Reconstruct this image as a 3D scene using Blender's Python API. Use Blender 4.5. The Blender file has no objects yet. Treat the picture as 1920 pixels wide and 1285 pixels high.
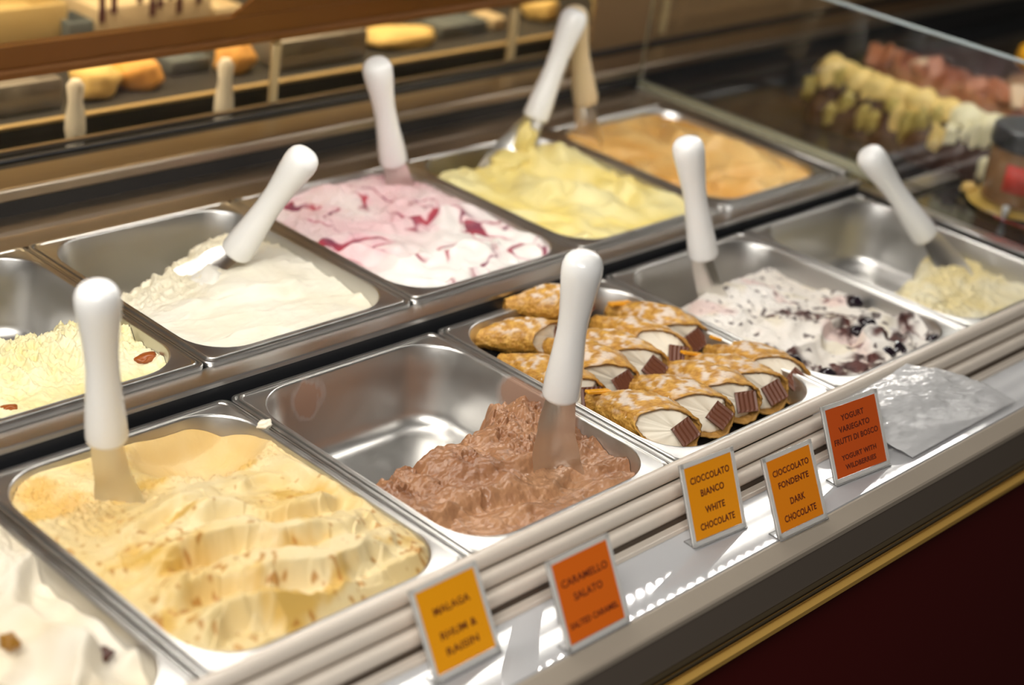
import bpy, bmesh, math, random
import numpy as np
from mathutils import Vector, Matrix

random.seed(5)
sc = bpy.context.scene
COL = sc.collection
PI = math.pi

# ------------------------------------------------------------------ camera, world, lights, exposure
IW, IH, FPX = 1920, 1285, 3155.2
CAMC = np.array([-0.56834, -0.72136, 0.71220])
CAMR = np.array([[0.69143562, 0.238087, -0.68207871],
                 [-0.71197788, 0.38465184, -0.58747805],
                 [0.12249194, 0.8918282, 0.43547466]])
cam_d = bpy.data.cameras.new('camera')
cam = bpy.data.objects.new('camera', cam_d)
COL.objects.link(cam)
m4 = Matrix.Identity(4)
for i in range(3):
    for j in range(3):
        m4[i][j] = CAMR[i, j]
    m4[i][3] = CAMC[i]
cam.matrix_world = m4
cam_d.sensor_width = 36
cam_d.lens = FPX / IW * 36
cam_d.clip_start = 0.02
cam_d.dof.use_dof = True
cam_d.dof.focus_distance = 1.49
cam_d.dof.aperture_fstop = 3.0
sc.camera = cam

sc.view_settings.view_transform = 'Standard'
sc.view_settings.look = 'None'
sc.view_settings.gamma = 1
sc.view_settings.use_curve_mapping = False
sc.view_settings.exposure = 0.15

world = bpy.data.worlds.new('shop_ambient')
sc.world = world
world.use_nodes = True
world.node_tree.nodes['Background'].inputs[0].default_value = (1.0, 0.90, 0.78, 1)
world.node_tree.nodes['Background'].inputs[1].default_value = 0.07


def area_light(name, loc, target, sx, sy, power, color):
    d = bpy.data.lights.new(name, 'AREA')
    d.shape = 'RECTANGLE'
    d.size, d.size_y = sx, sy
    d.energy = power
    d.color = color
    o = bpy.data.objects.new(name, d)
    COL.objects.link(o)
    o.location = loc
    o.rotation_euler = (Vector(target) - Vector(loc)).to_track_quat('-Z', 'Y').to_euler()
    return o


area_light('front_fill_light', (-1.2, -0.85, 1.75), (0.4, 0.10, 0), 1.4, 0.7, 43, (1.0, 0.96, 0.90))  # front fill added to brighten the signs and front row
area_light('rear_fill_light', (0.5, 1.05, 0.75), (0.5, 1.0, 0), 2.6, 0.3, 24, (1.0, 0.82, 0.55))  # fill added to brighten the shapes behind the door
LED_TUBE = 18.0
LED_DOT = 120.0


# ------------------------------------------------------------------ geometry helpers
def ray(px, py):
    return CAMR @ np.array([(px - IW / 2) / FPX, -(py - IH / 2) / FPX, -1.0])


def at(px, py, z):
    d = ray(px, py)
    p = CAMC + d * (z - CAMC[2]) / d[2]
    return Vector(p)


def aty(px, py, y):
    d = ray(px, py)
    return Vector(CAMC + d * (y - CAMC[1]) / d[1])


def setp(o, label=None, cat=None, group=None, kind=None):
    if label: o['label'] = label
    if cat: o['category'] = cat
    if group: o['group'] = group
    if kind: o['kind'] = kind
    return o


def link(name, me, mat=None, parent=None, smooth=True):
    o = bpy.data.objects.new(name, me)
    COL.objects.link(o)
    if mat is not None and not me.materials:
        me.materials.append(mat)
    if parent is not None:
        o.parent = parent
    if smooth:
        me.polygons.foreach_set('use_smooth', [True] * len(me.polygons))
    return o


def mesh(name, verts, faces, mat=None, parent=None, smooth=True, sharp=None):
    me = bpy.data.meshes.new(name)
    me.from_pydata([tuple(v) for v in verts], [], [tuple(f) for f in faces])
    me.update()
    o = link(name, me, mat, parent, smooth)
    if sharp is not None:
        me.set_sharp_from_angle(angle=math.radians(sharp))
    return o


def empty(name, loc=(0, 0, 0)):
    o = bpy.data.objects.new(name, None)
    o.empty_display_size = 0.02
    COL.objects.link(o)
    o.location = loc
    return o


def bm_obj(name, bm, mat=None, parent=None, smooth=True, sharp=40):
    bmesh.ops.recalc_face_normals(bm, faces=bm.faces)
    me = bpy.data.meshes.new(name)
    bm.to_mesh(me)
    bm.free()
    o = link(name, me, mat, parent, smooth)
    if smooth and sharp:
        me.set_sharp_from_angle(angle=math.radians(sharp))
    return o


def box_bm(lo, hi, bev=0.0, seg=2, bm=None):
    own = bm is None
    bm = bm or bmesh.new()
    c = [(a + b) / 2 for a, b in zip(lo, hi)]
    s = [abs(b - a) for a, b in zip(lo, hi)]
    r = bmesh.ops.create_cube(bm, size=1)
    bmesh.ops.scale(bm, vec=s, verts=r['verts'])
    bmesh.ops.translate(bm, vec=c, verts=r['verts'])
    if bev > 0:
        ed = list({e for v in r['verts'] for e in v.link_edges})
        bmesh.ops.bevel(bm, geom=ed, offset=bev, segments=seg, affect='EDGES', profile=0.5)
    return bm


def box(name, lo, hi, mat, parent=None, bev=0.0, seg=2):
    return bm_obj(name, box_bm(lo, hi, bev, seg), mat, parent)


def extrude(name, prof, x0, x1, mat, parent=None, closed=True, sharp=35):
    n = len(prof)
    v = [(x0, y, z) for y, z in prof] + [(x1, y, z) for y, z in prof]
    f = []
    for i in range(n if closed else n - 1):
        j = (i + 1) % n
        f.append((i, j, n + j, n + i))
    if closed:
        f.append(tuple(range(n - 1, -1, -1)))
        f.append(tuple(range(n, 2 * n)))
    return mesh(name, v, f, mat, parent, True, sharp)


def circ(cy, cz, r, n=20):
    return [(cy + r * math.cos(2 * PI * k / n), cz + r * math.sin(2 * PI * k / n)) for k in range(n)]


def frame_from(a, b, hint=(0, 0, 1)):
    t = (b - a).normalized()
    u = Vector(hint).cross(t)
    if u.length < 1e-4:
        u = Vector((1, 0, 0)).cross(t)
    u.normalize()
    return t, u, t.cross(u)


def lathe_along(name, a, b, prof, mat, parent=None, n=32):
    """prof: (distance from a along a->b, radius)"""
    t, u, w = frame_from(a, b)
    v, f = [], []
    for d, r in prof:
        for k in range(n):
            an = 2 * PI * k / n
            v.append(a + t * d + (u * math.cos(an) + w * math.sin(an)) * r)
    m = len(prof)
    for i in range(m - 1):
        for k in range(n):
            k2 = (k + 1) % n
            f.append((i * n + k, i * n + k2, (i + 1) * n + k2, (i + 1) * n + k))
    f.append(tuple(range(n - 1, -1, -1)))
    f.append(tuple((m - 1) * n + k for k in range(n)))
    return mesh(name, v, f, mat, parent, True, 50)


# ------------------------------------------------------------------ noise
def _hash(ix, iy, seed):
    h = (ix.astype(np.int64) * 374761393 + iy.astype(np.int64) * 668265263 + seed * 974634533) & 0xffffffff
    h = ((h ^ (h >> 13)) * 1274126177) & 0xffffffff
    return ((h ^ (h >> 16)) & 0xffff) / 65535.0


def perlin(x, y, seed=0):
    x0, y0 = np.floor(x), np.floor(y)
    fx, fy = x - x0, y - y0
    ux, uy = fx * fx * fx * (fx * (fx * 6 - 15) + 10), fy * fy * fy * (fy * (fy * 6 - 15) + 10)
    def g(dx, dy):
        a = _hash(x0 + dx, y0 + dy, seed) * 2 * PI
        return np.cos(a) * (fx - dx) + np.sin(a) * (fy - dy)
    return 1.5 * ((g(0, 0) * (1 - ux) + g(1, 0) * ux) * (1 - uy) + (g(0, 1) * (1 - ux) + g(1, 1) * ux) * uy)


def fbm(x, y, seed=0, oct=4, gain=0.5):
    s, a = 0, 1.0
    for i in range(oct):
        s = s + a * perlin(x * 2 ** i, y * 2 ** i, seed + i * 17)
        a *= gain
    return s


def ridged(x, y, seed=0, oct=4, gain=0.55):
    s, a = 0, 1.0
    for i in range(oct):
        s = s + a * (1 - np.abs(perlin(x * 2 ** i, y * 2 ** i, seed + i * 13)) * 1.6)
        a *= gain
    return s / 2.0


def sstep(a, b, x):
    t = np.clip((x - a) / (b - a), 0, 1)
    return t * t * (3 - 2 * t)


def folds(X, Y, ang, period, seed, warp=0.6, wscale=14, sharp=0.86):
    """overlapping spatula folds: a slow rise and a sudden lip"""
    c, s = math.cos(ang), math.sin(ang)
    ph = (X * c + Y * s) / period + warp * fbm(X * wscale, Y * wscale, seed, 3)
    k = np.floor(ph)
    fr = ph - k
    am = 0.45 + 0.75 * _hash(k, k * 0 + 3, seed)
    am = am * (0.55 + 0.75 * (0.5 + 0.7 * perlin(X * 18 + k * 3.1, Y * 18, seed + 5)))
    pr = np.where(fr < sharp, (fr / sharp) ** 1.7, 1 - sstep(sharp, 1.0, fr))
    return pr * am


def poly_dist(X, Y, pts):
    """unsigned distance, signed side and 0..1 parameter along a polyline"""
    best = np.full(X.shape, 1e9)
    side = np.zeros(X.shape)
    par = np.zeros(X.shape)
    n = len(pts) - 1
    for i in range(n):
        ax, ay = pts[i]
        bx, by = pts[i + 1]
        dx, dy = bx - ax, by - ay
        L2 = dx * dx + dy * dy
        t = np.clip(((X - ax) * dx + (Y - ay) * dy) / L2, 0, 1)
        ex, ey = X - ax - t * dx, Y - ay - t * dy
        d = np.sqrt(ex * ex + ey * ey)
        s = np.sign(dx * ey - dy * ex)
        m = d < best
        best = np.where(m, d, best)
        side = np.where(m, s, side)
        par = np.where(m, (i + t) / n, par)
    return best, side, par


def spline(pts, k=6):
    P = [np.array(p, float) for p in pts]
    P = [2 * P[0] - P[1]] + P + [2 * P[-1] - P[-2]]
    out = []
    for i in range(1, len(P) - 2):
        for j in range(k):
            t = j / k
            a, b, c, d = P[i - 1:i + 3]
            out.append(0.5 * (2 * b + (c - a) * t + (2 * a - 5 * b + 4 * c - d) * t * t + (3 * b - a - 3 * c + d) * t ** 3))
    out.append(P[-2])
    return [tuple(p) for p in out]


def stroke(X, Y, pts, w, depth, lip, seed=0):
    """a spatula stroke: a smooth trough with a raised curled lip on one side"""
    wx = X + 0.004 * fbm(X * 30, Y * 30, seed, 2)
    wy = Y + 0.004 * fbm(X * 30 + 9, Y * 30, seed + 3, 2)
    d, s, p = poly_dist(wx, wy, spline(pts))
    en = sstep(0, 0.15, p) * (1 - sstep(0.8, 1.0, p)) * (0.75 + 0.5 * perlin(X * 40, Y * 40, seed + 8))
    tr = -depth * np.exp(-(d / w) ** 2)
    sd = d * s
    lp = lip * np.where(sd > w * 1.0, np.exp(-((sd - w) / (0.8 * w)) ** 2), np.exp(-((sd - w) / (0.28 * w)) ** 2))
    return (tr + lp) * en


def ridge(X, Y, pts, h, wf, wb, seed=0):
    """a fold of gelato: gentle behind, steep in front of its crest, a hollow at its foot"""
    wx = X + 0.005 * fbm(X * 22, Y * 22, seed, 2)
    wy = Y + 0.005 * fbm(X * 22 + 9, Y * 22, seed + 3, 2)
    d, s, p = poly_dist(wx, wy, spline(pts))
    en = sstep(0, 0.2, p) * (1 - sstep(0.78, 1.0, p)) * (0.85 + 0.45 * perlin(X * 25, Y * 25, seed + 8))
    sd = d * s                                  # positive on the far side
    pr = np.where(sd > 0, np.exp(-(sd / wb) ** 2), np.exp(-(sd / wf) ** 2))
    pr = pr - 0.45 * np.exp(-((sd + 2.1 * wf) / (1.1 * wf)) ** 2)
    return h * pr * en


def blur(a, r):
    for ax in (0, 1):
        for _ in range(3):
            p = np.pad(a, [(r, r) if k == ax else (0, 0) for k in (0, 1)], mode='edge')
            c = np.cumsum(p, axis=ax)
            c = np.insert(c, 0, 0, axis=ax)
            n = 2 * r + 1
            a = (np.take(c, range(n, c.shape[ax]), axis=ax) - np.take(c, range(0, c.shape[ax] - n), axis=ax)) / n
    return a


# ------------------------------------------------------------------ materials
def new_mat(name):
    m = bpy.data.materials.new(name)
    m.use_nodes = True
    nt = m.node_tree
    return m, nt, nt.nodes['Principled BSDF']


def simple(name, col, rough=0.5, metal=0.0, **kw):
    m, nt, b = new_mat(name)
    b.inputs['Base Color'].default_value = (*col, 1)
    b.inputs['Roughness'].default_value = rough
    b.inputs['Metallic'].default_value = metal
    for k, v in kw.items():
        b.inputs[k.replace('_', ' ')].default_value = v
    return m


def N(nt, typ, **props):
    n = nt.nodes.new(typ)
    for k, v in props.items():
        setattr(n, k, v)
    return n


def add_bump(nt, b, scale, strength, dist=0.001, detail=4, stretch=None, kind='noise'):
    tc = N(nt, 'ShaderNodeTexCoord')
    mp = N(nt, 'ShaderNodeMapping')
    if stretch: mp.inputs['Scale'].default_value = stretch
    nt.links.new(tc.outputs['Object'], mp.inputs['Vector'])
    t = N(nt, 'ShaderNodeTexNoise' if kind == 'noise' else 'ShaderNodeTexVoronoi')
    t.inputs['Scale'].default_value = scale
    if kind == 'noise': t.inputs['Detail'].default_value = detail
    nt.links.new(mp.outputs['Vector'], t.inputs['Vector'])
    bp = N(nt, 'ShaderNodeBump')
    bp.inputs['Strength'].default_value = strength
    bp.inputs['Distance'].default_value = dist
    nt.links.new(t.outputs[0], bp.inputs['Height'])
    nt.links.new(bp.outputs['Normal'], b.inputs['Normal'])
    return t, mp


def steel(name, col=(0.60, 0.59, 0.57), rough=0.28, stretch=(1, 1, 1), scratch=0.05):
    m, nt, b = new_mat(name)
    b.inputs['Metallic'].default_value = 1
    b.inputs['Base Color'].default_value = (*col, 1)
    t, mp = add_bump(nt, b, 900, scratch, 0.0003, 3, stretch)
    n2 = N(nt, 'ShaderNodeTexNoise')
    n2.inputs['Scale'].default_value = 60
    n2.inputs['Detail'].default_value = 6
    nt.links.new(mp.outputs['Vector'], n2.inputs['Vector'])
    r = N(nt, 'ShaderNodeMapRange')
    r.inputs['To Min'].default_value = rough * 0.75
    r.inputs['To Max'].default_value = rough * 1.3
    nt.links.new(n2.outputs[0], r.inputs['Value'])
    nt.links.new(r.outputs[0], b.inputs['Roughness'])
    return m


STEEL = steel('pan_steel', rough=0.33)
RAILST = steel('rail_steel', (0.62, 0.60, 0.58), 0.3, (0.05, 6, 6), 0.08)
LEDGE = steel('ledge_steel', (0.42, 0.35, 0.27), 0.35, (0.05, 6, 6), 0.08)
DARKST = simple('fascia_enamel', (0.20, 0.165, 0.135), 0.35, 0.25)
BLADE = steel('blade_steel', (0.72, 0.70, 0.66), 0.30, (1, 1, 1), 0.04)
BEAD = simple('bead_enamel', (0.74, 0.66, 0.57), 0.3, 0.0, Coat_Weight=0.3, Coat_Roughness=0.2)
SHELF = simple('shelf_acrylic', (0.47, 0.47, 0.48), 0.02, 0.0)
EDGE = simple('edge_enamel', (0.42, 0.36, 0.29), 0.3)
GOLD = simple('brass_strip', (0.92, 0.56, 0.14), 0.35, 0.45)
DULLGOLD = simple('bronze_rail', (0.42, 0.33, 0.20), 0.28, 1.0)
RED = simple('dark_red_panel', (0.085, 0.005, 0.005), 0.45)
BLACK = simple('black_recess', (0.012, 0.012, 0.013), 0.45)
DARKFACE = simple('dark_divider_face', (0.022, 0.023, 0.026), 0.3)  # dark reflection on the steel face put into its base colour
GROOVE = simple('groove_shade', (0.10, 0.075, 0.055), 0.5)
WELL = simple('well_dark', (0.02, 0.02, 0.022), 0.5)
WALLBR = simple('back_wall_brown', (0.20, 0.12, 0.055), 0.5)
TINT = simple('door_tinted_glass', (0.93, 0.84, 0.68), 0.0, 0.0, Transmission_Weight=1.0, IOR=1.2)
LEDGELT = simple('pale_brass_trim', (0.55, 0.42, 0.22), 0.4, 0.3)
RDARK = simple('rear_dark', (0.028, 0.029, 0.034), 0.5)
COPPER = simple('copper_brown_frame', (0.17, 0.066, 0.012), 0.32, 0.5)
PLASTIC = simple('white_plastic', (0.86, 0.86, 0.85), 0.25, 0.0, Coat_Weight=0.2)
GLASS = simple('clear_glass', (0.97, 0.985, 0.975), 0.0, 0.0, Transmission_Weight=1.0, IOR=1.45)
GLASSEDGE = simple('glass_edge', (0.30, 0.29, 0.20), 0.25)
ACRYL = simple('clear_acrylic', (0.98, 0.98, 0.97), 0.02, 0.0, Transmission_Weight=0.9, IOR=1.3)
INK = simple('card_ink', (0.13, 0.016, 0.004), 0.7)
CHOC = simple('chocolate', (0.10, 0.032, 0.014), 0.38)
CREAM = simple('cream', (0.90, 0.83, 0.68), 0.5)
PEEL = simple('candied_peel', (0.85, 0.38, 0.02), 0.3)
BERRY = simple('berry', (0.012, 0.006, 0.012), 0.12, 0.0, Coat_Weight=0.5)
RAISIN = simple('raisin', (0.30, 0.075, 0.012), 0.3)
TRAY = simple('black_tray_plastic', (0.015, 0.015, 0.016), 0.4)


def gelato_mat(name, rough=0.5, bump=0.25, bscale=500, coat=0.0):
    m, nt, b = new_mat(name)
    a = N(nt, 'ShaderNodeVertexColor')
    a.layer_name = 'Col'
    nt.links.new(a.outputs['Color'], b.inputs['Base Color'])
    b.inputs['Roughness'].default_value = rough
    b.inputs['Coat Weight'].default_value = coat
    b.inputs['Coat Roughness'].default_value = 0.25
    add_bump(nt, b, bscale, bump, 0.0008, 6)
    return m


G_CREAMY = gelato_mat('creamy_gelato', 0.5, 0.2, 420)
G_CHOC = gelato_mat('chocolate_gelato', 0.36, 0.35, 520, 0.3)
G_FLUFF = gelato_mat('rough_gelato', 0.55, 0.35, 380)

# ------------------------------------------------------------------ the display case
X0, X1 = -0.75, 2.6
case = empty('display_case', (0, -0.1, -0.3))
case.location = (0, 0, 0)
setp(case, 'long gelato display case with rounded front bars, white sign shelf and dark red base', 'display case')


def step_circle(k):
    return -0.0192 - 0.0105 * k, 0.0074 - 0.0108 * k


for k in range(3):
    cy, cz = step_circle(k)
    extrude('front_bar', circ(cy, cz, 0.0071, 28), X0, X1, BEAD, case)
# backing under the bars, coloured dark to put shade in the grooves
extrude('bar_backing', [(-0.0245, 0.0), (-0.0245, -0.09), (-0.053, -0.09), (-0.053, -0.026), (-0.0475, -0.0255), (-0.044, -0.0175), (-0.033, -0.006)], X0, X1, GROOVE, case)
# sign shelf with a thin step at the back
SZ, SY = -0.025, -0.020


def shf(prof):
    return [(y + SY, z) for y, z in prof]


extrude('shelf_step', shf([(-0.0285, SZ + .003), (-0.0355, SZ + .003), (-0.0370, SZ + .0001), (-0.0285, SZ + .0001)]), X0, X1, BEAD, case)
extrude('sign_shelf', shf([(-0.0280, SZ), (-0.0930, SZ), (-0.0938, SZ - .0012), (-0.0938, SZ - .006), (-0.028, SZ - .006)]), X0, X1, SHELF, case)
extrude('shelf_edge', shf([(-0.0938, SZ - .0010), (-0.0955, SZ - .0012), (-0.1080, SZ - .0092), (-0.1092, SZ - .0112), (-0.1092, SZ - .0160), (-0.0938, SZ - .0160)]), X0, X1, EDGE, case, True, 20)
extrude('fascia', shf([(-0.1085, SZ - .016), (-0.1105, SZ - .052), (-0.09, SZ - .052), (-0.09, SZ - .016)]), X0, X1, DARKST, case)
extrude('fascia_rail', circ(-0.1095 + SY, SZ - .0565, 0.0042, 16), X0, X1, DULLGOLD, case)
extrude('fascia_rail', circ(-0.1075 + SY, SZ - .0645, 0.0052, 16), X0, X1, DULLGOLD, case)
extrude('gold_strip', shf([(-0.114, SZ - .071), (-0.1165, SZ - .0725), (-0.1165, SZ - .0775), (-0.114, SZ - .079), (-0.10, SZ - .079), (-0.10, SZ - .071)]), X0, X1, GOLD, case)
extrude('base_panel', shf([(-0.106, SZ - .079), (-0.106, -0.95), (-0.09, -0.95), (-0.09, SZ - .079)]), X0, X1, RED, case)
# pan well
extrude('pan_well', [(-0.019, -0.012), (-0.019, -0.115), (0.715, -0.115), (0.715, 0.0), (0.719, 0.0), (0.719, -0.119), (-0.0235, -0.119), (-0.0235, -0.012)], X0, 1.262, WELL, case)
# divider between the two rows
BZ, BY = 0.0135, 0.3375     # back row level and front line
extrude('row_divider', [(0.3085, 0.0075), (0.3085, 0.0112), (0.3095, 0.0124), (0.3108, 0.0124), (0.3120, 0.0112), (0.335, 0.0100), (0.3405, 0.0085), (0.3405, 0.005), (0.311, 0.005)], X0, 1.262, RAILST, case)
extrude('divider_face', [(0.3088, -0.10), (0.3088, 0.0075), (0.313, 0.0075), (0.313, -0.10)], X0, 1.262, DARKFACE, case)
# flange behind the back row, dark slot, ledge
extrude('back_flange', [(0.638, 0.009), (0.638, 0.0118), (0.668, 0.0118), (0.672, 0.015), (0.704, 0.015), (0.704, 0.009)], X0, 1.262, LEDGE, case)
extrude('ledge_face', [(0.7041, -0.02), (0.7041, 0.040), (0.709, 0.040), (0.709, -0.02)], X0, X1, BLACK, case)
pr = [(0.706, 0.030), (0.7015, 0.034)]
for k in range(7):
    a = k / 6 * PI / 2
    pr.append((0.7065 - 0.005 * math.cos(a), 0.041 + 0.005 * math.sin(a)))
pr += [(0.752, 0.046), (0.752, 0.030)]
extrude('back_ledge', pr, X0, X1, LEDGE, case)
extrude('ledge_slot', [(0.752, 0.02), (0.752, 0.040), (0.7895, 0.040), (0.7895, 0.02)], X0, X1, BLACK, case)
extrude('slot_rail', circ(0.768, 0.047, 0.0035, 14), X0, X1, BLACK, case)
extrude('mirror_trim', [(0.783, 0.0465), (0.783, 0.0515), (0.7895, 0.0515), (0.7895, 0.0465)], X0, 1.262, LEDGE, case)

# glass sliding doors behind the back row, and their reflections built as a solid counter
door = empty('sliding_glass_door')
setp(door, 'glass sliding door with a copper brown rail behind the back row of pans', 'sliding door')
box('door_glass', (X0, 0.790, 0.050), (1.265, 0.794, 0.75), TINT, door)
extrude('door_rail', [(0.768, 0.136), (0.768, 0.1415), (0.7705, 0.145), (0.774, 0.1455), (0.774, 0.168), (0.7895, 0.168), (0.7895, 0.136)], X0, 1.262, COPPER, door)
pts = [(0.607, 0.166), (1.26, 0.166), (1.26, 0.42), (1.02, 0.42)]
v = [(x, 0.776, z) for x, z in pts] + [(x, 0.783, z) for x, z in pts]
mesh('reflection_panel', v, [(0, 1, 2, 3), (7, 6, 5, 4), (0, 4, 5, 1), (1, 5, 6, 2), (2, 6, 7, 3), (3, 7, 4, 0)], COPPER, door, False)  # brown panel standing in for the lamp housing's reflection
for px, py, wd in ((512, 165, .006), (958, 90, .007)):
    p = aty(px, py, .787)
    box('door_mullion', (p.x - wd, .784, .0516), (p.x + wd, .7895, .1359), LEDGELT, door, .001, 1)
p = aty(1236, 90, .787)
box('door_mullion', (p.x - .008, .784, .0516), (p.x + .008, .7895, .5), LEDGELT, door, .001, 1)

RZ = 0.030
rc = empty('reflection_counter')  # mirrored ledge in the door, built as a solid dark body
setp(rc, 'dark band with a pale edge, a door reflection built as a solid counter', 'counter')
box('reflection_body', (X0, 0.901, -0.95), (X1, 1.38, RZ - .002), RDARK, rc)
box('reflection_edge', (X0, 0.898, RZ - .004), (X1, 0.906, RZ + .001), LEDGELT, rc, .001, 1)
box('reflection_top', (X0, 0.9061, RZ - .002), (X1, 1.38, RZ), RDARK, rc)


def reflection_box(name, x0, x1, ytop, y, depth, mat, label, cat):
    """a tub shape standing in for a door reflection, spanning photo columns x0..x1 up to row ytop"""
    pa = aty((x0 + x1) / 2, ytop, y)
    a, b = aty(x0, ytop, y).x, aty(x1, ytop, y).x
    w, d, h = (b - a) / 2, depth / 2, max(.02, pa.z - RZ)
    t = .003
    bm = box_bm((-w, -d, 0), (w, d, h), .004, 2)
    bm.faces.ensure_lookup_table()
    top = max((f for f in bm.faces if f.normal.z > .9), key=lambda f: f.calc_area())
    r = bmesh.ops.inset_individual(bm, faces=[top], thickness=min(.006, w * .3))
    bmesh.ops.translate(bm, vec=(0, 0, -h * .35), verts=top.verts)
    o = bm_obj(name, bm, mat, None, True, 40)
    o.location = ((a + b) / 2, y + d, RZ)
    setp(o, label, cat, 'door reflections built as tubs')
    return o


def reflection_heap(name, x0, x1, ytop, y, mat, label, seed):  # heap shape standing in for a door reflection
    pa = aty((x0 + x1) / 2, ytop, y)
    w = (aty(x1, ytop, y).x - aty(x0, ytop, y).x) / 2
    h = max(.012, (pa.z - RZ))
    o = lump(name, (pa.x, y + .02, RZ + h * .42), 1.0, mat, label, 'heap', 'door reflections built as heaps', (w, .03, h * .58), seed, .10)
    return o


# room shell
fl = box('floor', (-4, -4, -1.0), (5, 3.5, -0.95), simple('floor_dark', (0.03, 0.02, 0.015), 0.5))
setp(fl, kind='structure')
wb = box('wall_back', (-4, 1.6, -0.95), (5, 1.7, 2.2), simple('wall_tan', (0.36, 0.26, 0.10), .6))
setp(wb, kind='structure')

# ------------------------------------------------------------------ LED lamp above the pans
def emis(name, col, s):
    m, nt, b = new_mat(name)
    b.inputs['Base Color'].default_value = (0, 0, 0, 1)
    b.inputs['Emission Color'].default_value = (*col, 1)
    b.inputs['Emission Strength'].default_value = s
    return m


E_TUBE = emis('led_tube_light', (1.0, 0.955, 0.87), LED_TUBE)
E_DOT = emis('led_dot_light', (1.0, 0.97, 0.92), LED_DOT)
lamp = empty('led_lamp', (0, 0, 0))
setp(lamp, 'long LED lamp over the pans, mirrored as white bars and dots in the sign shelf', 'lamp')
LZ = 0.45
box('lamp_housing', (-0.5, 0.262, LZ + .006), (1.9, 0.375, LZ + .03), simple('lamp_aluminium', (0.4, 0.4, 0.4), 0.4, 1.0), lamp, 0.003)
extrude('light_shield_top', [(0.411, 0.470), (0.80, 0.470), (0.80, 0.490), (0.411, 0.490)], X0, X1, COPPER, case)  # unseen board added to hide the rear fill from the pans
extrude('light_shield_flap', [(0.797, 0.27), (0.803, 0.27), (0.803, 0.47), (0.797, 0.47)], X0, X1, COPPER, case)  # unseen flap added to keep the rear fill out of the rims
for (a, b, y) in ((-0.45, 0.825, 0.349), (1.21, 1.85, 0.349), (-0.45, 0.81, 0.314), (1.085, 1.85, 0.314)):
    extrude('light_tube', circ(y, LZ, 0.0065, 12), a, b, E_TUBE, lamp)
bm = bmesh.new()
for (a, b, y) in ((-0.3, 0.83, 0.281), (0.895, 1.045, 0.281), (1.065, 1.8, 0.281), (0.89, 1.045, 0.313)):
    x = a
    while x < b:
        r = bmesh.ops.create_uvsphere(bm, u_segments=8, v_segments=5, radius=0.0030)
        bmesh.ops.translate(bm, vec=(x, y, LZ + .003), verts=r['verts'])
        x += 0.0205
o = bm_obj('led_dots', bm, E_DOT, lamp)
setp(o, kind='stuff')

# ------------------------------------------------------------------ steel pans
PW, PD, PH = 0.25, 0.302, 0.082
OX, OY, OR = 0.1145, 0.1385, 0.046      # half opening and its corner radius
TAPER = 0.0085


def ring(hx, hy, r, z, k=10):
    out = []
    for cx, cy, a0 in ((hx - r, hy - r, 0), (-hx + r, hy - r, 90), (-hx + r, -hy + r, 180), (hx - r, -hy + r, 270)):
        for i in range(k + 1):
            a = math.radians(a0 + 90 * i / k)
            out.append((cx + r * math.cos(a), cy + r * math.sin(a), z))
    return out


def make_pan_mesh():
    hx, hy = 0.1243, 0.1505
    R = [ring(hx, hy, 0.009, -0.007), ring(hx, hy, 0.009, -0.0016), ring(hx - .0008, hy - .0008, 0.0085, -0.0006),
         ring(hx - .0024, hy - .0024, 0.008, -0.0004), ring(hx - .0028, hy - .0028, 0.0075, -0.0030),
         ring(hx - .0042, hy - .0042, 0.0075, -0.0030), ring(hx - .0047, hy - .0047, 0.0072, 0.0002), ring(hx - .0056, hy - .0056, 0.0070, 0.0010), ring(hx - .0070, hy - .0070, 0.0070, 0.0008), ring(hx - .0078, hy - .0078, 0.0070, -0.0001)]
    R += [ring(OX + .0024, OY + .0024, OR + .0024, 0.0002), ring(OX + .0012, OY + .0012, OR + .0012, 0.0006),
          ring(OX + .0003, OY + .0003, OR, 0.0001), ring(OX - .0004, OY - .0004, OR, -0.0012)]
    F = 0.020
    zb = -PH
    R.append(ring(OX - TAPER * .4, OY - TAPER * .4, OR, -PH * .4))
    tx, ty = OX - TAPER * .78, OY - TAPER * .78
    for i in range(8):
        a = i / 7 * PI / 2
        ins = F * (1 - math.cos(a))
        R.append(ring(tx - ins, ty - ins, max(OR - ins * .8, .012), zb + F - F * math.sin(a)))
    n = len(R[0])
    v = [p for r in R for p in r]
    f = []
    for i in range(len(R) - 1):
        for k in range(n):
            k2 = (k + 1) % n
            f.append((i * n + k, i * n + k2, (i + 1) * n + k2, (i + 1) * n + k))
    f.append(tuple((len(R) - 1) * n + k for k in range(n)))
    me = bpy.data.meshes.new('gelato_pan')
    me.from_pydata(v, [], f)
    me.update()
    return me


PAN = make_pan_mesh()


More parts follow.
